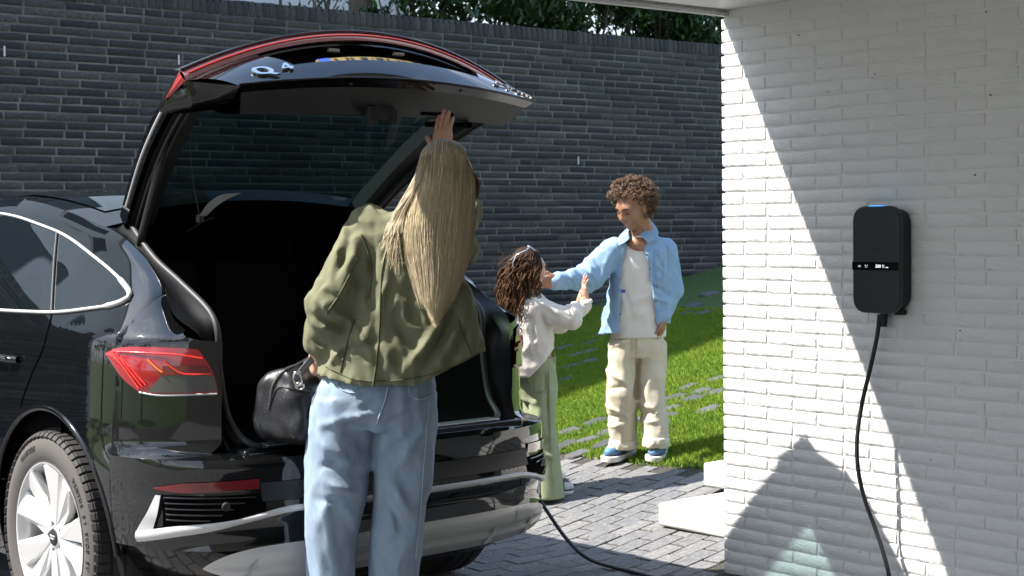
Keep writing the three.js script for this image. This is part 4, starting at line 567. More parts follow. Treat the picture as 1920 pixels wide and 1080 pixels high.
const cloth = (s = 0.0006) => vcol(0.9, { bumpMap: weave, bumpScale: s });
const tint3 = (c, k) => [c[0] * k, c[1] * k, c[2] * k];
const mottle = (c, a = 0.12, f = 30) => (x, y, z) => tint3(c, 1 + a * fbm(x * f, y * f, z * f, 2));
// local frame: y' along dir, z' as near to face as possible
function frame(o, dir, face, s = 1) { const y = V(dir).normalize(), z0 = V(face), z = z0.sub(y.clone().multiplyScalar(z0.dot(y))).normalize(), x = y.clone().cross(z); return new THREE.Matrix4().makeBasis(x, y, z).scale(V(s, s, s)).setPosition(V(o)); }
// hand: wrist at the origin, fingers along +y, palm towards +z, thumb on side sgn*x; curl per finger in radians per joint
function handG(m, sgn, curl, spread, skin, thumb = [0.052, 0.06, 0.012, 0.064, 0.088, 0.016]) {
  const fs = [ell([0, 0.05, 0], [0.04, 0.052, 0.0145]), cap([0, -0.01, 0], [0, 0.03, 0], 0.021, 0.023), ell([sgn * 0.022, 0.035, 0.008], [0.019, 0.032, 0.014])];
  const fing = []; const F = [[0.029, 0.086, 0.068], [0.0105, 0.093, 0.077], [-0.009, 0.09, 0.071], [-0.027, 0.08, 0.056]];
  F.forEach(([bx, by, L], i) => { let p = [sgn * bx, by - 0.012, 0], a = curl[i] * 0.6, sp = sgn * spread * (1.2 - i * 0.8) * 0.5; const segs = [0.46, 0.3, 0.24]; let r = 0.0088 - (i === 3 ? 0.0012 : 0); const ch = [];
    fs.push(cap([sgn * bx * 0.6, 0.04, 0], p, 0.011, 0.0102));
    for (const s of segs) { const l = (L + 0.012) * s, q = [p[0] + Math.sin(sp) * l, p[1] + Math.cos(a) * l * Math.cos(sp), p[2] + Math.sin(a) * l]; ch.push(cap(p, q, r, r * 0.92)); p = q; r *= 0.92; a += curl[i]; } fing.push(uni(0.004, ...ch)); });
  const t0 = [sgn * 0.02, 0.018, 0.004], t1 = [sgn * thumb[0], thumb[1], thumb[2]], t2 = [sgn * thumb[3], thumb[4], thumb[5]]; const palm = uni(0.012, ...fs), th = uni(0.006, cap(t0, t1, 0.0135, 0.0102), cap(t1, t2, 0.0102, 0.0085));
  const f = (x, y, z) => { let d = smin(palm(x, y, z), th(x, y, z), 0.014); for (const q of fing) d = smin(d, q(x, y, z), 0.0035); return d; };
  const g = mesh(f, [-0.09, -0.065, -0.09], [0.09, 0.19, 0.11], 0.003, (x, y, z) => { const k = 1 + 0.08 * noise(x * 60, y * 60, z * 60); return [skin[0] * k * (y > 0.13 ? 1.06 : 1), skin[1] * k * (y > 0.13 ? 0.94 : 1), skin[2] * k]; });
  return g.applyMatrix4(m);
}
// head: centre at the origin, face towards +z, crown +y; about 0.22 high at scale 1
function headG(m, skin, o = {}) {
  const fs = [ell([0, 0.028, -0.012], [0.075, 0.09, 0.092]), ell([0, -0.042, 0.022], [0.054, 0.066, 0.06]), ell([0, -0.088, 0.054], [0.024, 0.02, 0.02]), ell([0.037, -0.03, 0.05], [0.03, 0.03, 0.03]), ell([-0.037, -0.03, 0.05], [0.03, 0.03, 0.03]), ell([0, 0.022, 0.068], [0.052, 0.016, 0.02])];
  const base = uni(0.03, ...fs), nose = uni(0.012, cap([0, 0.012, 0.083], [0, -0.026, 0.1], 0.0085, 0.0125), ell([0.012, -0.03, 0.09], [0.009, 0.008, 0.01]), ell([-0.012, -0.03, 0.09], [0.009, 0.008, 0.01]));
  const lips = uni(0.004, ell([0, -0.0545, 0.081], [0.023, 0.0065, 0.011]), ell([0, -0.0655, 0.079], [0.019, 0.0075, 0.011])), sock = [ell([0.031, 0.004, 0.09], [0.018, 0.012, 0.016]), ell([-0.031, 0.004, 0.09], [0.018, 0.012, 0.016])], lid = [ell([0.031, 0.002, 0.069], [0.0145, 0.0125, 0.0125]), ell([-0.031, 0.002, 0.069], [0.0145, 0.0125, 0.0125])];
  const ears = [1, -1].map((k) => uni(0.006, ell([k * 0.077, -0.004, -0.008], [0.009, 0.031, 0.019])));
  const f = (x, y, z) => { let d = base(x, y, z); for (const s of sock) d = -smin(-d, s(x, y, z), 0.014); d = smin(d, nose(x, y, z), 0.016); d = smin(d, lips(x, y, z), 0.008); for (const s of lid) d = smin(d, s(x, y, z), 0.005); for (const s of ears) d = smin(d, s(x, y, z), 0.008); return smin(d, cap([0, -0.15, -0.03], [0, -0.05, -0.02], 0.047, 0.05)(x, y, z), 0.03); };
  const g = mesh(f, [-0.1, -0.16, -0.12], [0.1, 0.13, 0.125], 0.0042, (x, y, z) => { const k = 1 + 0.05 * noise(x * 50, y * 50, z * 50); let c = [skin[0] * k, skin[1] * k, skin[2] * k]; const ax = Math.abs(x);
    if (z > 0.07 && lips(x, y, z) < 0.0025) c = o.lips ?? [0.42, 0.13, 0.12]; if (z > 0.055 && ax > 0.014 && ax < 0.049 && Math.abs(y - 0.021 - 0.004 * Math.sin((ax - 0.014) * 80)) < 0.0038) c = o.brow ?? [0.03, 0.018, 0.012]; if (z > 0.06 && Math.abs(ax - 0.031) < 0.0145 && Math.abs(y + 0.004 + ((ax - 0.031) * 22) ** 2 * 0.006 - (o.gaze ?? 0)) < 0.0026) c = [0.02, 0.012, 0.01]; return c; });
  return g.applyMatrix4(m);
}
// hair strands: list of {pts:[[x,y,z]...], r, c0, c1}
function strandG(list, seg = 12, sides = 3) {
  const P = [], C = [], I = [], q = new THREE.Vector3(), tv = new THREE.Vector3(), up = V(0, 1, 0.3), a = new THREE.Vector3(), b = new THREE.Vector3();
  for (const s of list) { const c = curve(s.pts), base = P.length / 3, n = s.seg ?? seg; for (let i = 0; i <= n; i++) { const t = i / n; c.getPoint(t, q); c.getTangent(t, tv); a.copy(tv).cross(up.set(0.3, 0.2, 1)).normalize(); b.copy(tv).cross(a).normalize(); const r = s.r * (0.5 + 0.5 * Math.min(1, t * 6)) * (1 - 0.75 * Math.max(0, t - 0.6) / 0.4); for (let k = 0; k < sides; k++) { const w = k / sides * Math.PI * 2, cx = Math.cos(w) * r, sy = Math.sin(w) * r; P.push(q.x + a.x * cx + b.x * sy, q.y + a.y * cx + b.y * sy, q.z + a.z * cx + b.z * sy); C.push(mix(s.c0[0], s.c1[0], t), mix(s.c0[1], s.c1[1], t), mix(s.c0[2], s.c1[2], t)); } }
    for (let i = 0; i < n; i++) for (let k = 0; k < sides; k++) { const k2 = (k + 1) % sides, x = base + i * sides + k, y = base + i * sides + k2; I.push(x, y, x + sides, y, y + sides, x + sides); } }
  const g = new THREE.BufferGeometry(); g.setAttribute('position', new THREE.Float32BufferAttribute(P, 3)); g.setAttribute('color', new THREE.Float32BufferAttribute(C, 3)); g.setIndex(I); g.computeVertexNormals(); g.setAttribute('uv', new THREE.BufferAttribute(new Float32Array(P.length / 3 * 2), 2)); return g;
}
// slide a point along z from the camera side until it meets the field
const onto = (f, p, z0, lift = 0.001) => { let z = z0; for (let i = 0; i < 60; i++) { const d = f(p[0], p[1], z); if (d < 0.0006) break; z -= Math.max(0.0008, d * 0.7); } return [p[0], p[1], z + lift]; };
const seam = (f, pts, z0, r = 0.0018, seg = 40) => { const c = curve(pts), q = []; for (let i = 0; i <= seg; i++) q.push(onto(f, c.getPoint(i / seg).toArray(), z0)); return new THREE.TubeGeometry(new THREE.CatmullRomCurve3(q.map((p) => V(p))), seg * 2, r, 5); };
// sneaker with its heel at the origin, toe along +z
function sneaker(parent, o, yaw, L, cU, cT, pitch = 0) {
  const W = L * 0.185, sole = uni(0.02, cap([0, 0.014, 0.03], [0, 0.014, L - 0.045], W * 0.8, W), cap([0, 0.014, L * 0.5], [0, 0.014, L - 0.05], W * 0.9, W)), fs = (x, y, z) => Math.max(sole(x, clamp(y, 0.0, 0.028) * 0 + 0.014, z), Math.abs(y - 0.015) - 0.015);
  const up = uni(0.03, ell([0, 0.045, L * 0.62], [W * 0.96, 0.045, L * 0.36]), ell([0, 0.055, 0.055], [W * 0.78, 0.06, 0.06]), cap([0, 0.06, 0.07], [0, 0.10, 0.06], W * 0.72, W * 0.66)), fu = (x, y, z) => Math.max(up(x, y, z), 0.024 - y, y - 0.105);
  const m = new THREE.Matrix4().compose(V(o), eul(pitch, yaw, 0), V(1, 1, 1));
  const sh = part('shoe', mesh(fu, [-0.08, -0.01, -0.03], [0.08, 0.13, L + 0.02], 0.0055, (x, y, z) => (y < 0.04 && z > L * 0.55 ? cU[0] : z > L * 0.70 && y < 0.075 ? cT : z < 0.045 ? cU[0] : Math.abs(y - 0.035 - (z - 0.06) * 0.3) < 0.012 ? cU[1] : y > 0.085 ? cU[1] : cU[0])).applyMatrix4(m), vcol(0.6), parent);
  part('sole', mesh(fs, [-0.08, -0.01, -0.06], [0.08, 0.045, L + 0.04], 0.0055, () => [0.62, 0.6, 0.55]).applyMatrix4(m), vcol(0.7), sh);
  const laces = []; for (let k = 0; k < 5; k++) { const z = mix(L * 0.36, L * 0.66, k / 4), y = mix(0.108, 0.074, k / 4); laces.push(tube([[-0.026, y - 0.012, z], [0, y, z], [0.026, y - 0.012, z]], 0.0032, 8, 5)); }
  part('lace', merge(laces).applyMatrix4(m), std([0.7, 0.7, 0.68], 0.8), sh); return sh;
}

// ---------- woman at the boot ----------
{
  const w = thing('person', 'woman with long blonde hair in green jacket and light jeans lifting the tailgate', 'person', [0, 0, 0]);
  const skin = [0.50, 0.29, 0.20];
  const shL = [-0.4841,1.4484,-5.14], shR = [-0.1843,1.4382,-5.18], elL = [-0.5883,1.2052,-5.09], wrL = [-0.6323,1.0605,-5.14], elR = [-0.1621,1.4947,-5.38], wrR = [-0.2395,1.7025,-5.53], pel = [-0.4565,0.9197,-5.15], chest = [-0.3491,1.3229,-5.17], neck = [-0.2728,1.4942,-5.17], head = [-0.2053,1.5995,-5.15];
  const hipL = [-0.5294,0.8859,-5.15], hipR = [-0.3551,0.8818,-5.17], knL = [-0.5691,0.5899,-5.11], knR = [-0.3629,0.5809,-5.15], anL = [-0.6086,0.0578,-5.16], anR = [-0.4051,0.0412,-5.2];
  const body = uni(0.04, cap(pel, chest, 0.11, 0.11), cap(chest, neck, 0.1, 0.055), cap(neck, head, 0.045, 0.048), cap([-0.4442,1.4274,-5.15], [-0.219,1.4248,-5.18], 0.04), cap([-0.4545,1.4275,-5.15], elL, 0.034, 0.03), cap(elL, wrL, 0.033, 0.024), cap([-0.2121,1.4247,-5.18], elR, 0.034, 0.03), cap(elR, wrR, 0.034, 0.0245), cap(hipL, knL, 0.075, 0.05), cap(hipR, knR, 0.075, 0.05), cap(knL, anL, 0.048, 0.032), cap(knR, anR, 0.048, 0.032));
  const handR = frame(wrR, V([-0.2272,1.84,-5.585]).sub(V(wrR)).toArray(), [0.5, 0.2, -0.85], 1.0);
  const handL = frame(wrL, V([-0.6438,0.9977,-5.17]).sub(V(wrL)).toArray(), [0.9, 0, -0.3], 0.95);
  part('body', joinC([mesh(body, [-0.95, 0.05, -5.75], [0.15, 1.85, -4.9], 0.012, mottle(skin, 0.05)), headG(frame(head, [0.1, 1, -0.12], [0.55, -0.05, -0.85], 0.98), skin), handG(handR, 1, [0.1, 0.06, 0.08, 0.12], 0.05, skin, [0.058, 0.05, 0.012, 0.078, 0.082, 0.014]), handG(handL, -1, [1.15, 1.2, 1.2, 1.2], 0.0, skin)]), skinM, w);
  // jacket
  const S = 582;
  const tor = loft([[...[-0.2893,1.5081,-5.16], 0.075, 0.065], [...[-0.3069,1.4774,-5.16], 0.13, 0.085], [...[-0.3282,1.4261,-5.16], 0.165, 0.11], [...[-0.3433,1.3231,-5.16], 0.175, 0.125], [...[-0.3586,1.1857,-5.155], 0.20, 0.14], [...[-0.3667,1.0654,-5.15], 0.235, 0.15], [...[-0.3682,0.9585,-5.15], 0.262, 0.158]].map((q) => q), 0.05, 2.4);
  const cut = (x, y, z) => { const px = x, b = mix([-0.6166,0.9865,-5.1][1], [-0.4127,0.9415,-5.1][1], clamp((px + 0.64) / 0.2)); const r = mix([-0.3445,0.9374,-5.1][1], [-0.0958,1.0577,-5.1][1], clamp((px + 0.33) / 0.24)); return Math.max(b, px > -0.33 ? r : b) - y; };
  const slL = uni(0.03, cap([-0.4575,1.455,-5.15], [-0.5837,1.2056,-5.08], 0.068, 0.066), cap([-0.5871,1.2056,-5.08], [-0.6209,1.0842,-5.12], 0.063, 0.047), cap([-0.4884,1.3602,-5.1], [-0.5834,1.1846,-5.06], 0.05, 0.052)), slR = uni(0.03, cap([-0.2085,1.435,-5.18], [-0.1615,1.491,-5.36], 0.066, 0.06), cap([-0.1651,1.4875,-5.36], [-0.2153,1.6333,-5.5], 0.058, 0.046), cap([-0.1888,1.414,-5.2], [-0.147,1.3704,-5.3], 0.052, 0.044));
  const flare = cap([-0.1886,1.2194,-5.13], [-0.1598,1.0277,-5.12], 0.06, 0.075);
  const jb = uni(0.035, tor, slL, slR, flare);
  const L2 = (a, b) => [a, b];
  const wr = [
    [[-0.5309,1.4458,-5], [-0.5799,1.2963,-5], 0.014, 0.007], [[-0.4848,1.412,-5], [-0.5338,1.2541,-5], 0.016, 0.008], [[-0.5062,1.4289,-5], [-0.5568,1.2794,-5], 0.010, -0.007], [[-0.6176,1.23,-5], [-0.5185,1.1621,-5], 0.014, 0.010], [[-0.635,1.18,-5], [-0.5354,1.1455,-5], 0.012, -0.010], [[-0.6272,1.1465,-5], [-0.5492,1.1156,-5], 0.012, 0.009], [[-0.6005,1.2548,-5], [-0.5094,1.2121,-5], 0.012, -0.008], [[-0.6364,1.0964,-5], [-0.5733,1.0706,-5], 0.008, -0.006],
    [[-0.432,1.3781,-5], [-0.4508,1.2282,-5], 0.012, -0.009], [[-0.3908,1.3443,-5], [-0.4155,1.1275,-5], 0.014, 0.006], [[-0.5023,1.1284,-5], [-0.4365,1.0608,-5], 0.018, 0.009], [[-0.5367,1.0619,-5], [-0.4026,1.0939,-5], 0.012, -0.007], [[-0.436,1.0943,-5], [-0.3703,1.0098,-5], 0.014, 0.007], [[-0.3371,0.9927,-5], [-0.2181,1.1588,-5], 0.018, 0.012], [[-0.2871,0.9838,-5], [-0.1845,1.1751,-5], 0.014, -0.011], [[-0.2452,0.9917,-5], [-0.1546,1.1581,-5], 0.014, 0.010], [[-0.2032,1.008,-5], [-0.135,1.1245,-5], 0.012, -0.008], [[-0.5875,1.0122,-5], [-0.5195,1.0952,-5], 0.012, 0.006], [[-0.3683,1.1604,-5], [-0.3028,1.0593,-5], 0.02, -0.009], [[-0.5377,0.9949,-5], [-0.52,1.0617,-5], 0.01, -0.005]];
  const jf0 = creased(jb, wr, 0.0085, [17, 9, 17], 3), jf = (x, y, z) => Math.max(jf0(x, y, z), x > -0.72 && y < 1.05 && z > -5.4 && !(x < -0.6 && y > 0.98) ? cut(x, y, z) : -1);
  const green = [0.142, 0.148, 0.086];
  const jk = part('jacket', mesh(jf, [-0.86, 0.85, -5.72], [0.02, 1.72, -4.88], 0.0065, mottle(green, 0.16, 22)), cloth(0.0006), w);
  const st = std([0.08, 0.09, 0.042], 0.9);
  for (const [pts, r] of [[[[-0.3916,1.4026,-5], [-0.4098,1.2945,-5], [-0.415,1.1609,-5], [-0.4269,1.0272,-5], [-0.438,0.9535,-5]], 0.0035], [[[-0.4746,1.4285,-5], [-0.4553,1.3783,-5], [-0.4429,1.3115,-5], [-0.4508,1.2282,-5]], 0.003], [[[-0.4856,1.3537,-5], [-0.5338,1.2541,-5], [-0.5816,1.1795,-5]], 0.003], [[[-0.4985,1.1618,-5], [-0.5231,1.0785,-5], [-0.5444,0.9949,-5]], 0.003], [[[-0.1713,1.1583,-5], [-0.1488,1.0911,-5], [-0.1293,1.0441,-5]], 0.003], [[[-0.5942,1.0122,-5], [-0.5045,0.9777,-5], [-0.4043,0.97,-5], [-0.2871,0.9821,-5], [-0.1865,1.0112,-5], [-0.1058,1.0505,-5]], 0.002]]) part('seam', seam(jf, pts, -4.75, r), st, jk);
  // jeans
  const jn = uni(0.02, loft([[...[-0.4296,0.9971,-5.15], 0.168, 0.118], [...[-0.4444,0.9282,-5.15], 0.192, 0.138], [...[-0.4557,0.8592,-5.15], 0.2, 0.142], [...[-0.4581,0.8073,-5.15], 0.19, 0.12]], 0, 2.3),
    loft([[...[-0.5377,0.9033,-5.15], 0.105, 0.132], [...[-0.5458,0.8256,-5.15], 0.112, 0.128], [...[-0.5637,0.706,-5.14], 0.108, 0.112], [...[-0.5685,0.5882,-5.12], 0.1, 0.102], [...[-0.5892,0.4675,-5.12], 0.087, 0.094], [...[-0.5976,0.3268,-5.13], 0.076, 0.088], [...[-0.6178,0.0228,-5.16], 0.082, 0.105]], 0, 2.1),
    loft([[...[-0.3559,0.9003,-5.16], 0.1, 0.13], [...[-0.35,0.8222,-5.16], 0.1, 0.126], [...[-0.3568,0.7008,-5.16], 0.098, 0.11], [...[-0.3664,0.5809,-5.15], 0.094, 0.102], [...[-0.3784,0.4594,-5.15], 0.086, 0.095], [...[-0.3949,0.318,-5.16], 0.078, 0.089], [...[-0.4126,0.0095,-5.2], 0.083, 0.105]], 0, 2.1));
  const jw = [[[-0.6071,0.8278,-5], [-0.4392,0.868,-5], 0.013, 0.010], [[-0.5399,0.8439,-5], [-0.4297,0.8259,-5], 0.012, -0.010], [[-0.6112,0.7774,-5], [-0.5218,0.7125,-5], 0.018, 0.012], [[-0.5234,0.8269,-5], [-0.458,0.7253,-5], 0.022, -0.010], [[-0.6092,0.6932,-5], [-0.525,0.7226,-5], 0.012, -0.009], [[-0.5897,0.6509,-5], [-0.4965,0.6078,-5], 0.014, 0.013], [[-0.5757,0.6929,-5], [-0.4589,0.6579,-5], 0.02, -0.010], [[-0.6275,0.5923,-5], [-0.5271,0.5828,-5], 0.012, -0.007], [[-0.5442,0.5577,-5], [-0.4997,0.3882,-5], 0.016, -0.006], [[-0.5942,0.5751,-5], [-0.5722,0.3721,-5], 0.018, 0.006], [[-0.4197,0.8258,-5], [-0.2885,0.8747,-5], 0.012, -0.006], [[-0.3833,0.6739,-5], [-0.2724,0.8242,-5], 0.018, 0.008], [[-0.4161,0.7248,-5], [-0.3231,0.7911,-5], 0.014, -0.008], [[-0.3755,0.6317,-5], [-0.3233,0.5215,-5], 0.016, 0.008], [[-0.4094,0.6068,-5], [-0.3607,0.4882,-5], 0.014, -0.007], [[-0.2903,0.7403,-5], [-0.2753,0.6054,-5], 0.012, 0.006], [[-0.5059,0.8855,-5], [-0.4183,0.9265,-5], 0.01, 0.004]];
  const jnf0 = creased(jn, jw, 0.0085, [11, 5, 11], 11), gap = cap([-0.4426,0.8071,-5.15], [-0.4833,0.0186,-5.17], 0.004, 0.022), jnf = (x, y, z) => { const d = jnf0(x, y, z); return d; };
  const den = [0.215, 0.295, 0.38];
  const jeans = part('jeans', mesh(jnf, [-0.75, 0.01, -5.36], [-0.22, 1.06, -4.94], 0.0075, (x, y, z) => { const n = fbm(x * 26, y * 9, z * 26, 3), t = fbm(x * 120, y * 40, z * 120, 2); const k = 1 + 0.22 * n + 0.16 * t; return [den[0] * k * 1.03, den[1] * k, den[2] * (1 + 0.16 * n + 0.12 * t)]; }), cloth(0.0007), w);
  const dst = std([0.33, 0.40, 0.48], 0.9), pk = (pts) => part('pocket_stitching', seam(jnf, pts, -4.8, 0.0022, 60), dst, jeans);
  pk([[-0.5579,0.9817,-5], [-0.5484,0.948,-5], [-0.5135,0.9326,-5], [-0.4615,0.9421,-5], [-0.4512,0.9671,-5]]); pk([[-0.3241,0.9674,-5], [-0.3247,0.9221,-5], [-0.2881,0.9049,-5], [-0.2562,0.9163,-5]]);
  part('seam', seam(jnf, [[-0.3911,0.9564,-5], [-0.4018,0.9095,-5], [-0.4192,0.8627,-5], [-0.4296,0.8326,-5]], -4.8, 0.003), dst, jeans); part('seam', seam(jnf, [[-0.2682,0.8913,-5], [-0.2838,0.7234,-5], [-0.2994,0.555,-5], [-0.3184,0.3863,-5]], -4.8, 0.0022, 60), dst, jeans);
  for (const [a, yw] of [[anL, Math.PI + 0.1], [anR, Math.PI - 0.1]]) sneaker(w, [a[0], 0.004, a[2] + 0.06], yw, 0.25, [[0.6, 0.6, 0.58], [0.55, 0.55, 0.53]], [0.6, 0.6, 0.58]);
  // hair: straight, parted, falling down the back
  const Lm = curve([[-0.2331,1.7146,-5.19], [-0.2583,1.7004,-5.14], [-0.2921,1.6438,-5.12], [-0.322,1.5534,-5.09], [-0.3452,1.4436,-5.06], [-0.332,1.326,-5.04], [-0.3056,1.2387,-5.03], [-0.2864,1.1712,-5.03]]), Rm = curve([[-0.1882,1.7158,-5.19], [-0.1626,1.7011,-5.14], [-0.1257,1.6461,-5.14], [-0.1143,1.5517,-5.12], [-0.1186,1.4411,-5.1], [-0.1307,1.3569,-5.07], [-0.1685,1.2481,-5.05], [-0.2029,1.1597,-5.04]]);
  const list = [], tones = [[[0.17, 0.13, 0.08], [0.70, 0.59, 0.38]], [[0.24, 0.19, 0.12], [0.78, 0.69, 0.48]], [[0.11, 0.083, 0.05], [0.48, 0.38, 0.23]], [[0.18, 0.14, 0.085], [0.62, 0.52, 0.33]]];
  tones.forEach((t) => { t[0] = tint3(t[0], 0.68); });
  const pL = new THREE.Vector3(), pR = new THREE.Vector3();
  const curtain = (u, t, dep) => { Lm.getPoint(t, pL); Rm.getPoint(t, pR); const b = Math.sqrt(Math.max(0, Math.sin(Math.PI * u))) * mix(0.0, 0.085, sstep(0, 0.24, t)) * mix(1, 0.5, sstep(0.3, 0.8, t)); return [mix(pL.x, pR.x, u), mix(pL.y, pR.y, u) + 0.008 * Math.sin(Math.PI * u) * (1 - sstep(0.05, 0.3, t)), mix(pL.z, pR.z, u) + b - dep]; };
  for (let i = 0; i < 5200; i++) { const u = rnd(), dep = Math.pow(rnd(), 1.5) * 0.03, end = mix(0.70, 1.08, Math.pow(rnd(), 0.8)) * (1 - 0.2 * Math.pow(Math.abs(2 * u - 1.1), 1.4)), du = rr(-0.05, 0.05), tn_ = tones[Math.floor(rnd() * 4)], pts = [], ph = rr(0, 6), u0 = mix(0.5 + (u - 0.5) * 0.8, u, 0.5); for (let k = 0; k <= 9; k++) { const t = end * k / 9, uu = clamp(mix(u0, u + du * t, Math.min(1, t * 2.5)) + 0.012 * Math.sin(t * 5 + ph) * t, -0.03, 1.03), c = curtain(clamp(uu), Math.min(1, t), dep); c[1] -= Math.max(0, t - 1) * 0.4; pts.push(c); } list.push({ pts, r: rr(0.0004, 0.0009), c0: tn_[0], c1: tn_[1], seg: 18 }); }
  for (let i = 0; i < 80; i++) { // wisps over the left shoulder
    const q = rnd(), e = mix(0, 1, rnd()), tn_ = tones[i % 4]; const a = curtain(rr(0, 0.25), 0.1, 0.0), b = curtain(rr(0, 0.2), 0.32, 0.0), c = V([-0.3468,1.4689,-5.04]).lerp(V([-0.3982,1.4526,-5.05]), q * e), d = V([-0.3474,1.3267,-5.02]).lerp(V([-0.4152,1.3806,-5.04]), e).add(V(rr(-0.02, 0.02), rr(-0.03, 0.03), rr(-0.01, 0.015))); list.push({ pts: [a, b, c.toArray(), d.toArray()], r: rr(0.0007, 0.0014), c0: tn_[0], c1: tn_[1], seg: 14 }); }
  for (let i = 0; i < 26; i++) { const a = curtain(rnd(), rr(0, 0.05), 0), t = tones[i % 4], u = rnd(); const b = curtain(u, 0.3, -rr(0.0, 0.02)), c = curtain(clamp(u + rr(-0.1, 0.1)), 0.7, -rr(0, 0.03)); b[0] += rr(-0.02, 0.02); c[0] += rr(-0.035, 0.035); list.push({ pts: [a, b, c], r: 0.0005, c0: t[0], c1: t[1], seg: 14 }); }
  for (let i = 0; i < 900; i++) { // combed back over the crown into the fall
    const u = rnd(), th = (u - 0.5) * 2.0, e = rr(0.5, 0.95), tn_ = tones[Math.floor(rnd() * 4)], R = rr(1.0, 1.05), pts = [], p0 = rr(-0.75, 0.3); for (let k = 0; k <= 4; k++) { const ph = mix(p0, 1.0, k / 4); pts.push([head[0] - 0.006 + Math.sin(th) * 0.086 * R * mix(0.75, 1, k / 4), head[1] + 0.026 + Math.cos(th * 0.8) * Math.cos(ph) * 0.102 * R, head[2] + 0.012 + Math.sin(ph) * 0.1 * R]); }
    for (const t of [0.42, 0.6, 0.8, 1]) { const c = curtain(clamp(u + rr(-0.02, 0.02)), Math.min(1, t * e), -0.002 - 0.004 * rnd()); pts.push(c); } list.push({ pts, r: rr(0.0006, 0.0012), c0: tint3(tn_[0], 0.8), c1: tn_[1], seg: 22 }); }
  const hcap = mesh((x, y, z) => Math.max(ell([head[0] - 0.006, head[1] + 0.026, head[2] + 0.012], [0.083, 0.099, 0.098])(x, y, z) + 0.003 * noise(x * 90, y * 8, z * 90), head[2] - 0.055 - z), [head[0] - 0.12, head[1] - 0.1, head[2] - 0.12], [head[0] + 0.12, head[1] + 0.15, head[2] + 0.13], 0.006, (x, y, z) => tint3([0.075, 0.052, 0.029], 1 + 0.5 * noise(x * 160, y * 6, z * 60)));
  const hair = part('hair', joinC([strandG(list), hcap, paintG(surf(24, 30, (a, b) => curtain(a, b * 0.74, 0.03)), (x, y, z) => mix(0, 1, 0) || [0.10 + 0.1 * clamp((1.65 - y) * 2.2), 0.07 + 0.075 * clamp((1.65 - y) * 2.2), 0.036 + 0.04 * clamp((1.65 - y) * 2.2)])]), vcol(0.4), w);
  const hb = []; for (let k = 0; k < 60; k++) { const a = rr(-0.4, 0.5), b = rr(0, 1); const h0 = V(head).add(V(0.045 + 0.03 * b, 0.075 - 0.035 * b, -0.03 - 0.05 * rnd())); hb.push({ pts: [h0.toArray(), h0.clone().add(V(0.028, -0.05, 0.01 * a)).toArray(), h0.clone().add(V(0.02, -0.11, 0.012)).toArray()], r: 0.002, c0: [0.09, 0.06, 0.032], c1: [0.2, 0.14, 0.07] }); }
  part('front_hair', strandG(hb), vcol(0.45), w);
}
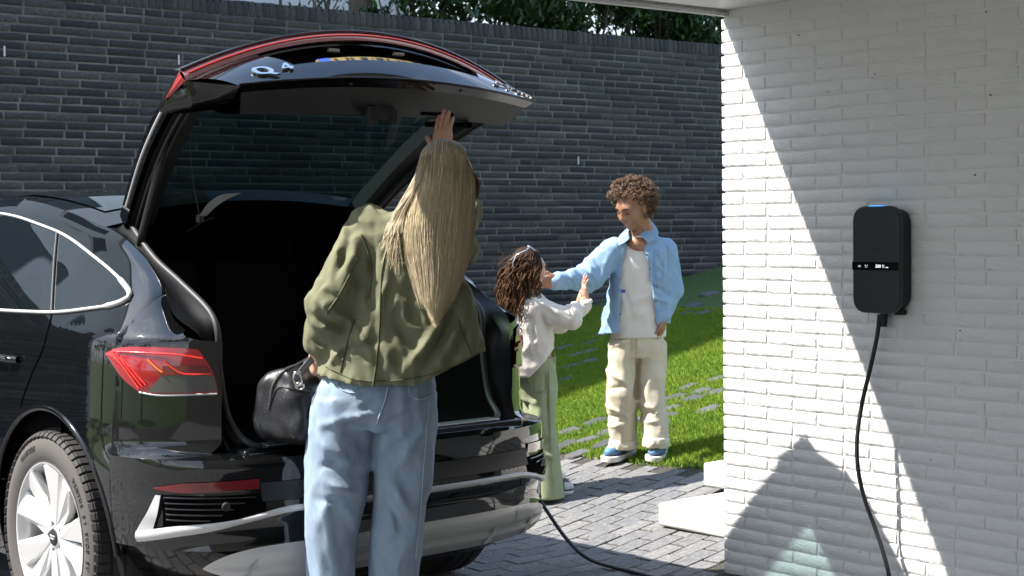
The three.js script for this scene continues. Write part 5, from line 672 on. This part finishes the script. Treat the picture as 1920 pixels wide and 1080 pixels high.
// ---------- holdall in her left hand ----------
{
  const bag = thing('holdall_bag', 'black leather holdall hanging from the woman hand over the boot sill', 'bag');
  const lm = phys([0.011, 0.0115, 0.013], 0.42, { bumpMap: skinBump, bumpScale: 0.0012 }), mt = phys([0.6, 0.6, 0.6], 0.25, { metalness: 1 });
  const c = [-0.6741,0.8762,-5.3], q = -0.5, ca = Math.cos(q), sa = Math.sin(q);
  const f0 = (x, y, z) => { const dx = x - c[0], dy = y - c[1], dz = z - c[2], lx = dx * ca - dz * sa, lz = dx * sa + dz * ca, t = clamp((dy + 0.13) / 0.26), hw = mix(0.108, 0.05, t * t * t), e = Math.max(Math.abs(lx) - hw + 0.045, Math.abs(dy) - 0.125 + 0.062, Math.abs(lz) - 0.19 + 0.06), a = Math.max(0, Math.abs(lx) - hw + 0.045), b = Math.max(0, Math.abs(dy) - 0.125 + 0.062), g = Math.max(0, Math.abs(lz) - 0.19 + 0.06); return (e < 0 ? e : Math.hypot(a, b, g)) - 0.058; };
  const bf = creased(f0, [[[-0.7722,0.9639,-5], [-0.6723,0.9376,-5], 0.02, -0.008], [[-0.7399,0.8964,-5], [-0.6223,0.9287,-5], 0.022, 0.007], [[-0.6726,0.9209,-5], [-0.6322,0.8281,-5], 0.018, -0.007], [[-0.7574,0.8462,-5], [-0.6748,0.7781,-5], 0.02, 0.005]], 0.008, [12, 9, 12], 5);
  const b = part('bag_body', mesh(bf, [c[0] - 0.26, c[1] - 0.17, c[2] - 0.3], [c[0] + 0.26, c[1] + 0.17, c[2] + 0.3], 0.007, () => [1, 1, 1]), lm, bag);
  part('zip', seam(bf, [[-0.787,0.8801,-5], [-0.769,0.9555,-5], [-0.7214,1.0002,-5], [-0.6546,0.9961,-5], [-0.6048,0.9755,-5]], -4.9, 0.005, 50), std([0.05, 0.05, 0.052], 0.4), b); part('piping', seam(bf, [[-0.7905,0.8667,-5], [-0.7559,0.9385,-5], [-0.6924,0.9328,-5], [-0.6224,0.9203,-5]], -4.9, 0.003, 50), lm, b);
  const g0 = onto(bf, [-0.6716,0.9829,-5], -4.9, 0.01), s = (a, b2, w, t) => { const A = V(a), B = V(b2), d = B.clone().sub(A), L = d.length(); return rbox(w, L, t, t * 0.4).applyMatrix4(new THREE.Matrix4().compose(A.add(B).multiplyScalar(0.5), new THREE.Quaternion().setFromUnitVectors(V(0, 1, 0), d.normalize()), V(1, 1, 1))); };
  part('strap', s([-0.6849,0.9821,-5.1], [-0.6342,1.045,-5.14], 0.022, 0.006), phys([0.03, 0.031, 0.034], 0.4), bag); part('handle', tube([[-0.6426,1.0253,-5.15], [-0.631,1.0426,-5.17], [-0.6272,1.008,-5.25], [-0.6458,0.9557,-5.34]], 0.008, 20, 8), lm, bag);
  part('clasp', merge([new THREE.TorusGeometry(0.016, 0.0035, 8, 20).scale(0.8, 1.3, 1).rotateZ(0.2).translate(...[-0.6865,0.9699,-5.085]), rbox(0.024, 0.012, 0.01, 0.003, ...[-0.6868,0.9899,-5.09])]), mt, bag); part('ring', new THREE.TorusGeometry(0.013, 0.003, 8, 18).rotateX(0.5).translate(...[-0.682,0.9462,-5.1]), mt, bag);
  part('zip_pull', s([-0.6408,0.9025,-5.12], [-0.6275,0.8783,-5.12], 0.011, 0.004), mt, bag); part('tassel', s([-0.678,0.9373,-5.12], [-0.6443,0.9025,-5.12], 0.007, 0.004), lm, bag);
}

// ---------- boy in the blue overshirt ----------
{
  const b = thing('person', 'curly haired boy in light blue overshirt and cream trousers reaching to the girl', 'person');
  const skin = [0.29, 0.145, 0.082];
  const neck = [0.695,1.3685,-8.55], head = [0.6447,1.5445,-8.47], chest = [0.6849,1.1691,-8.55], pel = [0.6596,0.8493,-8.55], shR = [0.5417,1.3136,-8.52], shL = [0.82,1.3097,-8.58], elR = [0.3759,1.1744,-8.4], wrR = [0.2373,1.1639,-8.26], elL = [0.8586,1.1032,-8.58], wrL = [0.8004,0.9656,-8.49];
  const hipR = [0.5907,0.7986,-8.55], hipL = [0.7352,0.7955,-8.57], knR = [0.5864,0.5295,-8.52], knL = [0.7403,0.5279,-8.52], anR = [0.5876,0.2506,-8.57], anL = [0.7409,0.2755,-8.42];
  const body = uni(0.03, cap(pel, chest, 0.09, 0.09), cap(chest, neck, 0.08, 0.045), cap(neck, head, 0.043, 0.043), ell([0.6738,1.3465,-8.5], [0.06, 0.05, 0.05]), cap(shR, shL, 0.03), cap(shR, elR, 0.03, 0.022), cap(elR, wrR, 0.022, 0.02), cap(shL, elL, 0.03, 0.022), cap(elL, wrL, 0.022, 0.019), cap(hipR, knR, 0.06, 0.042), cap(hipL, knL, 0.06, 0.042), cap(knR, anR, 0.04, 0.03), cap(knL, anL, 0.04, 0.03));
  const hm = frame(head, [-0.33, 1, 0.32], [-0.75, -0.5, 0.6], 0.99);
  const hR = frame(wrR, [-1, -0.05, 0.35], [0.2, 0.1, -1], 0.86), hL = frame(wrL, [-0.12, -1, 0.22], [-0.9, 0, -0.45], 0.88);
  part('body', joinC([mesh(body, [0.1, 0.15, -8.85], [1.0, 1.7, -8.1], 0.011, mottle(skin, 0.04)), headG(hm, skin, { lips: [0.36, 0.13, 0.11], gaze: -0.001 }), handG(hR, -1, [0.12, 0.14, 0.2, 0.25], 0.12, skin), handG(hL, 1, [0.4, 0.5, 0.5, 0.5], 0.0, skin)]), skinM, b);
  // hair: a cloud of small curls
  const curls = [], H = V(head).add(V(0.004, 0.042, -0.028)), fdir = V(-0.8, -0.25, 0.55).normalize();
  for (let i = 0; i < 1500; i++) { const d = V(rr(-1, 1), rr(-0.75, 1), rr(-1, 1)); if (d.length() > 1 || d.length() < 0.2) { i--; continue; } d.normalize(); if (d.dot(fdir) > 0.45 && d.y < -0.02) continue; if (d.dot(fdir) > 0.12 && d.y < -0.28) continue; if (d.y < -0.8) continue; const r = rr(0.09, 0.138), c = H.clone().add(V(d.x * r * 1.0, d.y * r * 0.92, d.z * r * 0.98)), rad = rr(0.006, 0.012), n = rr(1.2, 2.4), ax = V(rr(-1, 1), rr(-1, 1), rr(-1, 1)).normalize(), u = ax.clone().cross(V(0.3, 1, 0.2)).normalize(), v = ax.clone().cross(u), pts = []; for (let k = 0; k <= 10; k++) { const t = k / 10, a = t * n * 6.28; pts.push(c.clone().addScaledVector(u, Math.cos(a) * rad).addScaledVector(v, Math.sin(a) * rad).addScaledVector(ax, (t - 0.5) * 0.03).toArray()); } const w = rnd(); curls.push({ pts, r: rr(0.0016, 0.003), c0: [mix(0.035, 0.12, w), mix(0.018, 0.062, w), mix(0.009, 0.028, w)], c1: [mix(0.07, 0.26, w), mix(0.036, 0.135, w), mix(0.016, 0.06, w)], seg: 12 }); }
  const hairCore = mesh((x, y, z) => { const d = ell([H.x, H.y, H.z - 0.008], [0.094, 0.088, 0.094])(x, y, z) + 0.008 * noise(x * 40, y * 40, z * 40); const fx = (x - head[0]) * -0.8 + (z - head[2]) * 0.55; return Math.max(d, (fx > 0.05 ? 0.045 : -0.07) + head[1] - y); }, [H.x - 0.13, H.y - 0.15, H.z - 0.13], [H.x + 0.13, H.y + 0.13, H.z + 0.13], 0.007, () => [0.03, 0.016, 0.009]);
  part('hair', joinC([strandG(curls, 12, 4), hairCore]), vcol(0.55), b);
  // cream tee
  const tee = creased(loft([[...[0.6922,1.3742,-8.55], 0.06, 0.055], [...[0.6862,1.3344,-8.55], 0.11, 0.075], [...[0.6852,1.2547,-8.545], 0.135, 0.088], [...[0.6804,1.0554,-8.54], 0.14, 0.095], [...[0.6703,0.8499,-8.54], 0.148, 0.1]], 0.12, 2.4), [[[0.586,1.0007,-8], [0.7068,1.0796,-8], 0.014, 0.006], [[0.572,0.9206,-8], [0.6793,0.9729,-8], 0.014, -0.006], [[0.639,0.9466,-8], [0.7249,0.9992,-8], 0.012, 0.006], [[0.5871,1.1343,-8], [0.639,0.9466,-8], 0.012, -0.004]], 0.004, [11, 8, 11], 7);
  const cream = [0.62, 0.585, 0.52];
  const ts = part('tee_shirt', mesh(tee, [0.35, 0.8, -8.75], [1.0, 1.45, -8.35], 0.0075, mottle(cream, 0.05)), cloth(0.0008), b);
  part('neckband', new THREE.TorusGeometry(0.056, 0.007, 8, 30).rotateX(Math.PI / 2 - 0.42).scale(1, 1, 0.95).translate(...[0.684,1.3632,-8.52]), std([0.64, 0.60, 0.54], 0.9), ts);
  part('chest_print', box(0.03, 0.016, 0.003, ...onto(tee, [0.5883,1.0992,-8.4], -8.35, 0.001)), std([0.05, 0.08, 0.3], 0.7), ts);
  // blue overshirt, open at the front
  const blue = [0.225, 0.35, 0.48];
  const tor = loft([[...[0.7018,1.3968,-8.56], 0.075, 0.07], [...[0.6953,1.3542,-8.555], 0.125, 0.088], [...[0.6887,1.2888,-8.55], 0.158, 0.106], [...[0.6819,1.1406,-8.55], 0.165, 0.118], [...[0.6663,0.9694,-8.55], 0.178, 0.124], [...[0.6484,0.8723,-8.55], 0.184, 0.128]], 0.12, 2.4);
  const slR = uni(0.03, cap(shR, elR, 0.07, 0.062), cap(elR, [0.221,1.161,-8.27], 0.058, 0.043), cap([0.4954,1.2302,-8.47], [0.393,1.1486,-8.41], 0.055, 0.055)), slL = uni(0.03, cap(shL, elL, 0.066, 0.058), cap(elL, [0.7986,0.9707,-8.5], 0.056, 0.046));
  const ins = (x, y, z) => tor(x, y, z) + 0.019;
  const xl = [[0.6089,1.3986,-8.42], [0.5781,1.2311,-8.4], [0.5583,0.8608,-8.4]], xr = [[0.6875,1.3977,-8.42], [0.7345,1.1733,-8.4], [0.7771,0.8585,-8.4]];
  const edgeX = (e, y) => (y > e[1][1] ? mix(e[1][0], e[0][0], clamp((y - e[1][1]) / (e[0][1] - e[1][1]))) : mix(e[1][0], e[2][0], clamp((e[1][1] - y) / (e[1][1] - e[2][1]))));
  const open = (x, y, z) => Math.max(edgeX(xl, y) - x, x - edgeX(xr, y), -8.53 - z);
  const hemY = (x) => mix([0.4629,0.872,-8.5][1], [0.8209,0.925,-8.5][1], clamp((x - 0.47) / 0.36));
  const jw = [[[0.5084,1.2953,-8], [0.4398,1.0825,-8], 0.014, 0.007], [[0.5486,1.3215,-8], [0.5057,0.9748,-8], 0.012, -0.006], [[0.3881,1.2699,-8], [0.4537,1.1358,-8], 0.012, 0.009], [[0.3344,1.2305,-8], [0.4002,1.123,-8], 0.010, -0.009], [[0.2943,1.2229,-8], [0.3467,1.1155,-8], 0.011, 0.008], [[0.423,1.2962,-8], [0.4808,1.1889,-8], 0.012, -0.007], [[0.2542,1.2047,-8], [0.2934,1.1241,-8], 0.008, -0.005], [[0.7613,1.2392,-8], [0.8223,1.1852,-8], 0.012, 0.006], [[0.7472,1.1326,-8], [0.8269,1.0783,-8], 0.011, -0.007], [[0.7467,1.0658,-8], [0.8213,1.0382,-8], 0.010, 0.006], [[0.4808,1.1889,-8], [0.4572,0.9218,-8], 0.011, 0.006], [[0.7484,1.2927,-8], [0.7602,1.079,-8], 0.011, -0.007], [[0.7699,1.3191,-8], [0.8067,1.2387,-8], 0.012, 0.006]];
  const shell = creased((x, y, z) => { const t = Math.max(tor(x, y, z), -ins(x, y, z)); const cutT = Math.max(t, -open(x, y, z)); const s = smin(slR(x, y, z), slL(x, y, z), 0.01); const sl = Math.max(s, -ins(x, y, z)); return Math.max(smin(cutT, sl, 0.022), hemY(x) - y > 0 && x > 0.45 ? hemY(x) - y : -1); }, jw, 0.0075, [13, 9, 13], 2);
  const js = part('overshirt', mesh(shell, [0.18, 0.78, -8.78], [0.98, 1.48, -8.15], 0.0052, mottle(blue, 0.1, 30)), cloth(0.0012), b);
  const bs = std([0.20, 0.35, 0.52], 0.9);
  const colR = [[[0.6795,1.3976,-8.46], [0.7197,1.4309,-8.5], [0.7394,1.4705,-8.56], [0.716,1.4882,-8.62]], [[0.695,1.3778,-8.445], [0.7376,1.4053,-8.48], [0.7621,1.4532,-8.56], [0.734,1.4823,-8.63]], [[0.7253,1.3522,-8.44], [0.7615,1.3741,-8.465], [0.7846,1.4187,-8.56], [0.7519,1.4534,-8.64]]];
  const colL = [[[0.6222,1.3786,-8.45], [0.619,1.4066,-8.48], [0.6321,1.4347,-8.54], [0.6699,1.4657,-8.62]], [[0.5988,1.3592,-8.44], [0.5899,1.3844,-8.47], [0.6043,1.4179,-8.55], [0.6562,1.4602,-8.63]], [[0.5643,1.3429,-8.43], [0.5615,1.365,-8.47], [0.582,1.3981,-8.56], [0.649,1.443,-8.65]]];
  const colM = vcol(0.9, { bumpMap: weave, bumpScale: 0.0012 });
  for (const c of [colR, colL]) part('collar', paintG(loftSkin(c, 14, 8), mottle(blue, 0.06)), colM, js);
  const zed = -8.2;
  for (const pts of [[[0.6913,1.381,-8.4], [0.7242,1.2855,-8.4], [0.7512,1.1451,-8.4], [0.7721,0.9484,-8.4]], [[0.702,1.3137,-8.4], [0.7524,1.3188,-8.4], [0.7859,1.3072,-8.4]], [[0.8191,1.3539,-8.45], [0.8355,1.2834,-8.45], [0.8294,1.213,-8.45]], [[0.7567,0.999,-8.35], [0.7929,0.9902,-8.35], [0.8293,1.0066,-8.35]]]) part('seam', seam(shell, pts, zed, 0.0016, 30), bs, js);
  for (const p of [[0.713,1.2912,-8.4], [0.7293,1.2182,-8.4], [0.7454,1.1311,-8.4], [0.7588,1.0468,-8.4], [0.5813,1.3659,-8.35], [0.5677,0.9787,-8.4]]) { const q = onto(shell, p, zed, 0.002); part('button', new THREE.CylinderGeometry(0.006, 0.006, 0.003, 12).rotateX(Math.PI / 2).translate(...q), std([0.09, 0.16, 0.3], 0.4), js); }
  part('chest_pocket', seam(shell, [[0.7552,1.3132,-8.4], [0.7598,1.173,-8.4], [0.7961,1.167,-8.4], [0.8027,1.307,-8.4]], zed, 0.002, 40), bs, js);
  // cream trousers with turned-up cuffs
  const tr0 = uni(0.016, loft([[...[0.6659,0.9236,-8.55], 0.132, 0.095], [...[0.6652,0.8264,-8.55], 0.142, 0.105], [...[0.6674,0.7462,-8.55], 0.142, 0.1]], 0.1, 2.3),
    loft([[...[0.5995,0.8271,-8.55], 0.075, 0.1], [...[0.59,0.7127,-8.55], 0.078, 0.1], [...[0.5786,0.5429,-8.53], 0.08, 0.092], [...[0.5845,0.3971,-8.55], 0.076, 0.088], [...[0.5928,0.2749,-8.56], 0.068, 0.08]], 0.1, 2.1),
    loft([[...[0.7403,0.8248,-8.56], 0.08, 0.1], [...[0.7423,0.7101,-8.56], 0.08, 0.1], [...[0.7375,0.5422,-8.52], 0.07, 0.09], [...[0.7519,0.4157,-8.5], 0.07, 0.086], [...[0.756,0.2982,-8.46], 0.064, 0.078]], 0.1, 2.1));
  const trf = creased(tr0, [[[0.5042,0.8008,-8], [0.6115,0.8398,-8], 0.012, 0.006], [[0.4898,0.6803,-8], [0.5963,0.6121,-8], 0.014, 0.008], [[0.5023,0.5728,-8], [0.5962,0.5987,-8], 0.012, -0.007], [[0.4802,0.4925,-8], [0.603,0.4374,-8], 0.012, 0.008], [[0.4957,0.4251,-8], [0.6084,0.4508,-8], 0.010, -0.007], [[0.5006,0.3712,-8], [0.6026,0.397,-8], 0.010, 0.007], [[0.6639,0.7052,-8], [0.6355,0.4908,-8], 0.012, -0.006], [[0.6491,0.5175,-8], [0.7558,0.4626,-8], 0.012, 0.008], [[0.6672,0.4367,-8], [0.7693,0.4759,-8], 0.010, -0.007], [[0.6616,0.4045,-8], [0.7688,0.4141,-8], 0.010, 0.006], [[0.6275,0.8397,-8], [0.616,0.7326,-8], 0.010, -0.007], [[0.705,0.8388,-8], [0.6773,0.7051,-8], 0.012, 0.005]], 0.007, [12, 7, 12], 9);
  const sand = [0.56, 0.50, 0.375];
  const tp = part('trousers', mesh(trf, [0.4, 0.2, -8.72], [0.92, 0.98, -8.34], 0.0075, mottle(sand, 0.07)), cloth(0.0012), b);
  for (const [c, y, a, dd] of [[[0.59,0.275,-8.56], 0.05, 0.074, 0.085], [[0.7559,0.2954,-8.46], 0.05, 0.07, 0.083]]) { const f = loft([[c[0], c[1] + 0.026, c[2], a, dd], [c[0], c[1], c[2], a + 0.004, dd + 0.004], [c[0], c[1] - 0.024, c[2], a, dd]], 0.1, 2.1); part('cuff', mesh(creased(f, [], 0.005, [18, 12, 18], 4), [c[0] - 0.1, c[1] - 0.05, c[2] - 0.11], [c[0] + 0.1, c[1] + 0.05, c[2] + 0.11], 0.007, mottle([0.6, 0.54, 0.42], 0.07)), cloth(0.001), tp); }
  const ss = std([0.42, 0.36, 0.25], 0.9); part('seam', seam(trf, [[0.6566,0.871,-8.4], [0.6533,0.8092,-8.4], [0.65,0.7473,-8.4]], zed, 0.0018), ss, tp);
  const sh = [[[0.028, 0.05, 0.10], [0.62, 0.62, 0.6]], [0.085, 0.2, 0.33]];
  const g1 = [0.615,0.1943,-8.638], g2 = [0.7823,0.2142,-8.5673]; sneaker(b, [g1[0] + 0.03, g1[1] + 0.004, g1[2] - 0.05], -0.62, 0.265, [sh[0][0], sh[0][1]], sh[1], 0.04); sneaker(b, [g2[0] + 0.02, g2[1] + 0.006, g2[2] - 0.07], -0.25, 0.265, [sh[0][0], sh[0][1]], sh[1], 0.08);
}
// ---------- girl in the pale blouse ----------
{
  const g = thing('person', 'small girl with long dark curls in pale blouse and green trousers beside the car', 'person');
  const skin = [0.47, 0.27, 0.185];
  const head = [0.0864,1.2385,-8], neck = [0.0905,1.113,-8], chest = [0.1048,0.9524,-8], pel = [0.1243,0.7361,-8.02], shR = [0.1149,1.043,-7.9], shL = [0.1128,1.0372,-8.12], elR = [0.2787,0.9979,-7.92], wrR = [0.3687,1.0823,-8.02], elL = [0.2378,0.9574,-8.16], wrL = [0.3408,1.0288,-8.13];
  const kn = [0.1537,0.4385,-8.03], an = [0.1616,0.1546,-8.03], kn2 = [0.1231,0.425,-8.14], an2 = [0.115,0.1342,-8.16];
  const body = uni(0.03, cap(pel, chest, 0.075, 0.075), cap(chest, neck, 0.065, 0.038), cap(neck, head, 0.036, 0.036), cap(shR, shL, 0.035), cap(shR, elR, 0.03, 0.025), cap(elR, wrR, 0.024, 0.019), cap(shL, elL, 0.03, 0.025), cap(elL, wrL, 0.024, 0.019), cap(pel, kn, 0.06, 0.038), cap(kn, an, 0.036, 0.026), cap(pel, kn2, 0.06, 0.038), cap(kn2, an2, 0.036, 0.026));
  const hm = frame(head, [0.03, 1, 0.05], [0.9, 0.02, -0.42], 0.87), hR = frame(wrR, [-0.12, 1, -0.05], [0.95, 0.1, -0.3], 0.72), hL = frame(wrL, [0.05, 1, 0.0], [0.95, -0.1, -0.3], 0.7);
  part('body', joinC([mesh(body, [-0.1, 0.1, -8.4], [0.5, 1.35, -7.75], 0.011, mottle(skin, 0.04)), headG(hm, skin, {}), handG(hR, 1, [0.25, 0.2, 0.25, 0.3], 0.16, skin), handG(hL, -1, [0.3, 0.3, 0.3, 0.3], 0.1, skin)]), skinM, g);
  const H = V(head), fwd = V(0.9, 0, -0.42).normalize(), list = [];
  for (let i = 0; i < 560; i++) { // long spiral curls from the crown
    const a = rr(0, 6.28), e = rr(0.05, 1.5), d = V(Math.cos(a) * Math.cos(e), Math.sin(e), Math.sin(a) * Math.cos(e)); if (d.dot(fwd) > 0.3 && e < 0.75) continue; const back = clamp(-d.dot(fwd) * 0.5 + 0.5), root = H.clone().add(V(d.x * 0.082, d.y * 0.094 + 0.012, d.z * 0.086)), L = rr(0.19, 0.36) * mix(0.85, 1, back); const out = V(d.x, 0, d.z).multiplyScalar(rr(0.015, 0.05)).addScaledVector(fwd, -0.035), pts = [root.toArray()], n = 15, ph = rr(0, 6.3), tw = rr(3, 5.5), cr = rr(0.004, 0.011), c1 = rr(-0.02, 0.02);
    for (let k = 1; k <= n; k++) { const t = k / n, f = Math.min(1, t * 2.6), aa = ph + t * tw * 6.28; pts.push([root.x + out.x * f + Math.cos(aa) * cr * f + c1 * t, root.y - L * (t * t * 0.35 + t * 0.65) + 0.01 * (1 - t), root.z + out.z * f + Math.sin(aa) * cr * f]); }
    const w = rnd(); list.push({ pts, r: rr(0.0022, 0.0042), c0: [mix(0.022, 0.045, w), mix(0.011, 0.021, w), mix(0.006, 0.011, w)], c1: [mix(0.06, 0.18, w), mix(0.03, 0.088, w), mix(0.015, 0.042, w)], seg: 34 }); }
  for (let i = 0; i < 60; i++) { const a = rr(0, 6.28), d = V(Math.cos(a), rr(-0.5, 1), Math.sin(a)); if (d.dot(fwd) > 0.3) continue; const p = H.clone().add(V(d.x * 0.1, d.y * 0.1, d.z * 0.1)), q = p.clone().add(V(d.x * 0.03 - 0.02, rr(-0.04, 0.03), d.z * 0.03)), r2 = q.clone().add(V(rr(-0.03, 0.02), rr(-0.04, 0.0), rr(-0.02, 0.02))); list.push({ pts: [p.toArray(), q.toArray(), r2.toArray()], r: 0.0007, c0: [0.06, 0.03, 0.018], c1: [0.15, 0.075, 0.04], seg: 8 }); }
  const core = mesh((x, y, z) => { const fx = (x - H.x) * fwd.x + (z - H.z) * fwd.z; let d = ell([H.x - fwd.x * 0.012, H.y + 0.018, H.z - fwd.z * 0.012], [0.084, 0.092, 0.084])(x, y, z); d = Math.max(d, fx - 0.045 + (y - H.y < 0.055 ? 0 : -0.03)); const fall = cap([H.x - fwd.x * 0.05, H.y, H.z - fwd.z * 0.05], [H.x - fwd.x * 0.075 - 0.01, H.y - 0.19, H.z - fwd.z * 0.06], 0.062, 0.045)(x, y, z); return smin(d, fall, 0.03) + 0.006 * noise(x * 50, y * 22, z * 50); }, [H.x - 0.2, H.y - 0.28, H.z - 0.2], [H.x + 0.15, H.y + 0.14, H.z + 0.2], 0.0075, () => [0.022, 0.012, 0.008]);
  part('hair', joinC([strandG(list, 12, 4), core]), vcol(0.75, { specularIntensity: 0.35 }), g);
  const clip = part('hair_clip', merge([tube([[-0.0038,1.2812,-7.92], [0.0281,1.3075,-7.905], [0.0705,1.3281,-7.905]], 0.005, 10, 6), tube([[0.0114,1.2288,-7.9], [0.0066,1.2657,-7.9], [0.0228,1.3023,-7.905]], 0.0045, 10, 6), new THREE.SphereGeometry(0.012, 12, 8).scale(1.4, 0.6, 0.7).rotateZ(-0.6).translate(...[0.092,1.3434,-7.93]), tube([[0.0705,1.3281,-7.905], [0.092,1.3434,-7.93], [0.1159,1.327,-7.95]], 0.005, 10, 6)]), phys([0.35, 0.36, 0.38], 0.25, { metalness: 0.6 }), g); clip.userData.kind = undefined; delete clip.userData.kind;
  // blouse
  const tor = loft([[...[0.0879,1.1264,-8], 0.045, 0.06], [...[0.0902,1.0863,-8], 0.075, 0.115], [...[0.0948,1.0194,-8], 0.095, 0.135], [...[0.0933,0.8722,-8], 0.11, 0.14], [...[0.0947,0.7374,-8.01], 0.122, 0.145], [...[0.1021,0.6782,-8.01], 0.115, 0.142]], 0.15, 2.2);
  const sl = uni(0.03, cap(shR, elR, 0.052, 0.048), cap(elR, [0.3674,1.0458,-8], 0.045, 0.033), cap([0.2096,0.9886,-7.91], [0.3023,0.9738,-7.92], 0.038, 0.038)), sl2 = uni(0.03, cap(shL, elL, 0.055, 0.05), cap(elL, wrL, 0.05, 0.035));
  const bl = creased((x, y, z) => { const d = smin(smin(tor(x, y, z), sl(x, y, z), 0.03), sl2(x, y, z), 0.03); return Math.max(d, x < 0.21 && x > -0.1 ? mix([0.0613,0.7051,-7.9][1], [0.2131,0.8385,-7.9][1], clamp((x - 0.08) / 0.13)) - y : -1); }, [[[0.1623,1.0607,-7], [0.2319,1.0131,-7], 0.010, 0.006], [[0.2092,1.0835,-7], [0.2906,1.0359,-7], 0.010, -0.006], [[0.2674,1.0595,-7], [0.3258,1.0589,-7], 0.009, 0.006], [[0.1387,1.0375,-7], [0.1724,0.8966,-7], 0.012, -0.007], [[0.0571,1.0618,-7], [0.0898,0.8271,-7], 0.012, 0.006], [[0.1151,1.0144,-7], [0.1249,0.8268,-7], 0.011, 0.006], [[0.0219,1.0388,-7], [0.0313,0.8278,-7], 0.011, -0.006], [[0.2911,1.0943,-7], [0.3401,1.0821,-7], 0.008, -0.005]], 0.007, [14, 9, 14], 6);
  const ecru = [0.60, 0.555, 0.49];
  const bs = part('blouse', mesh(bl, [-0.12, 0.6, -8.36], [0.5, 1.24, -7.78], 0.0072, mottle(ecru, 0.04)), cloth(0.0008), g);
  part('cuff', tube([[0.337,1.069,-7.97], [0.363,1.0585,-7.96], [0.3939,1.0727,-7.99]], 0.012, 12, 8), std(ecru, 0.9), bs);
  // wide green trousers
  const olive = [0.27, 0.31, 0.18];
  const tf = creased(uni(0.02, loft([[...[0.1196,0.7891,-8.03], 0.09, 0.125], [...[0.1238,0.6535,-8.04], 0.1, 0.13], [...[0.1285,0.5714,-8.05], 0.09, 0.12]], 0.1, 2.2), loft([[...[0.1443,0.6304,-8], 0.068, 0.085], [...[0.1476,0.4436,-7.99], 0.066, 0.08], [...[0.1617,0.2553,-7.99], 0.072, 0.085], [...[0.1708,0.0909,-7.99], 0.082, 0.098]], 0.1, 2.1), loft([[...[0.1139,0.6185,-8.12], 0.07, 0.085], [...[0.1177,0.425,-8.14], 0.068, 0.08], [...[0.1213,0.2318,-8.15], 0.072, 0.085], [...[0.1199,0.0791,-8.16], 0.08, 0.095]], 0.1, 2.1)), [[[0.1125,0.7565,-7], [0.1831,0.8027,-7], 0.010, 0.005], [[0.0988,0.5686,-7], [0.1696,0.6149,-7], 0.012, 0.005], [[0.1588,0.709,-7], [0.1701,0.4266,-7], 0.009, -0.006], [[0.1218,0.5213,-7], [0.1311,0.2855,-7], 0.011, 0.006], [[0.1084,0.3565,-7], [0.1907,0.3792,-7], 0.012, -0.006], [[0.155,0.3206,-7], [0.2016,0.2965,-7], 0.010, 0.007]], 0.004, [12, 6, 12], 8);
  const tp = part('trousers', mesh(tf, [-0.05, 0.04, -8.34], [0.36, 0.82, -7.82], 0.0072, mottle(olive, 0.1)), cloth(0.0012), g);
  part('seam', seam(tf, [[0.178,0.729,-7.8], [0.1785,0.5196,-7.8], [0.1843,0.3097,-7.8], [0.1984,0.1518,-7.8]], -7.7, 0.0018), std([0.2, 0.23, 0.13], 0.9), tp); part('pocket_stitching', seam(tf, [[0.1047,0.6984,-7.8], [0.1143,0.625,-7.8], [0.1562,0.635,-7.8], [0.1674,0.7082,-7.8]], -7.7, 0.0016), std([0.2, 0.23, 0.13], 0.9), tp);
  const s1 = [0.1561,0.0702,-8.0648], s2 = [0.1166,0.0847,-8.2938]; sneaker(g, [s1[0] - 0.045, s1[1] + 0.004, s1[2]], 1.75, 0.2, [[0.03, 0.035, 0.05], [0.03, 0.035, 0.05]], [0.55, 0.55, 0.55]); sneaker(g, [s2[0] - 0.03, s2[1] + 0.004, s2[2]], 1.9, 0.2, [[0.03, 0.035, 0.05], [0.03, 0.035, 0.05]], [0.55, 0.55, 0.55]);
}

renderer.render(scene, camera);
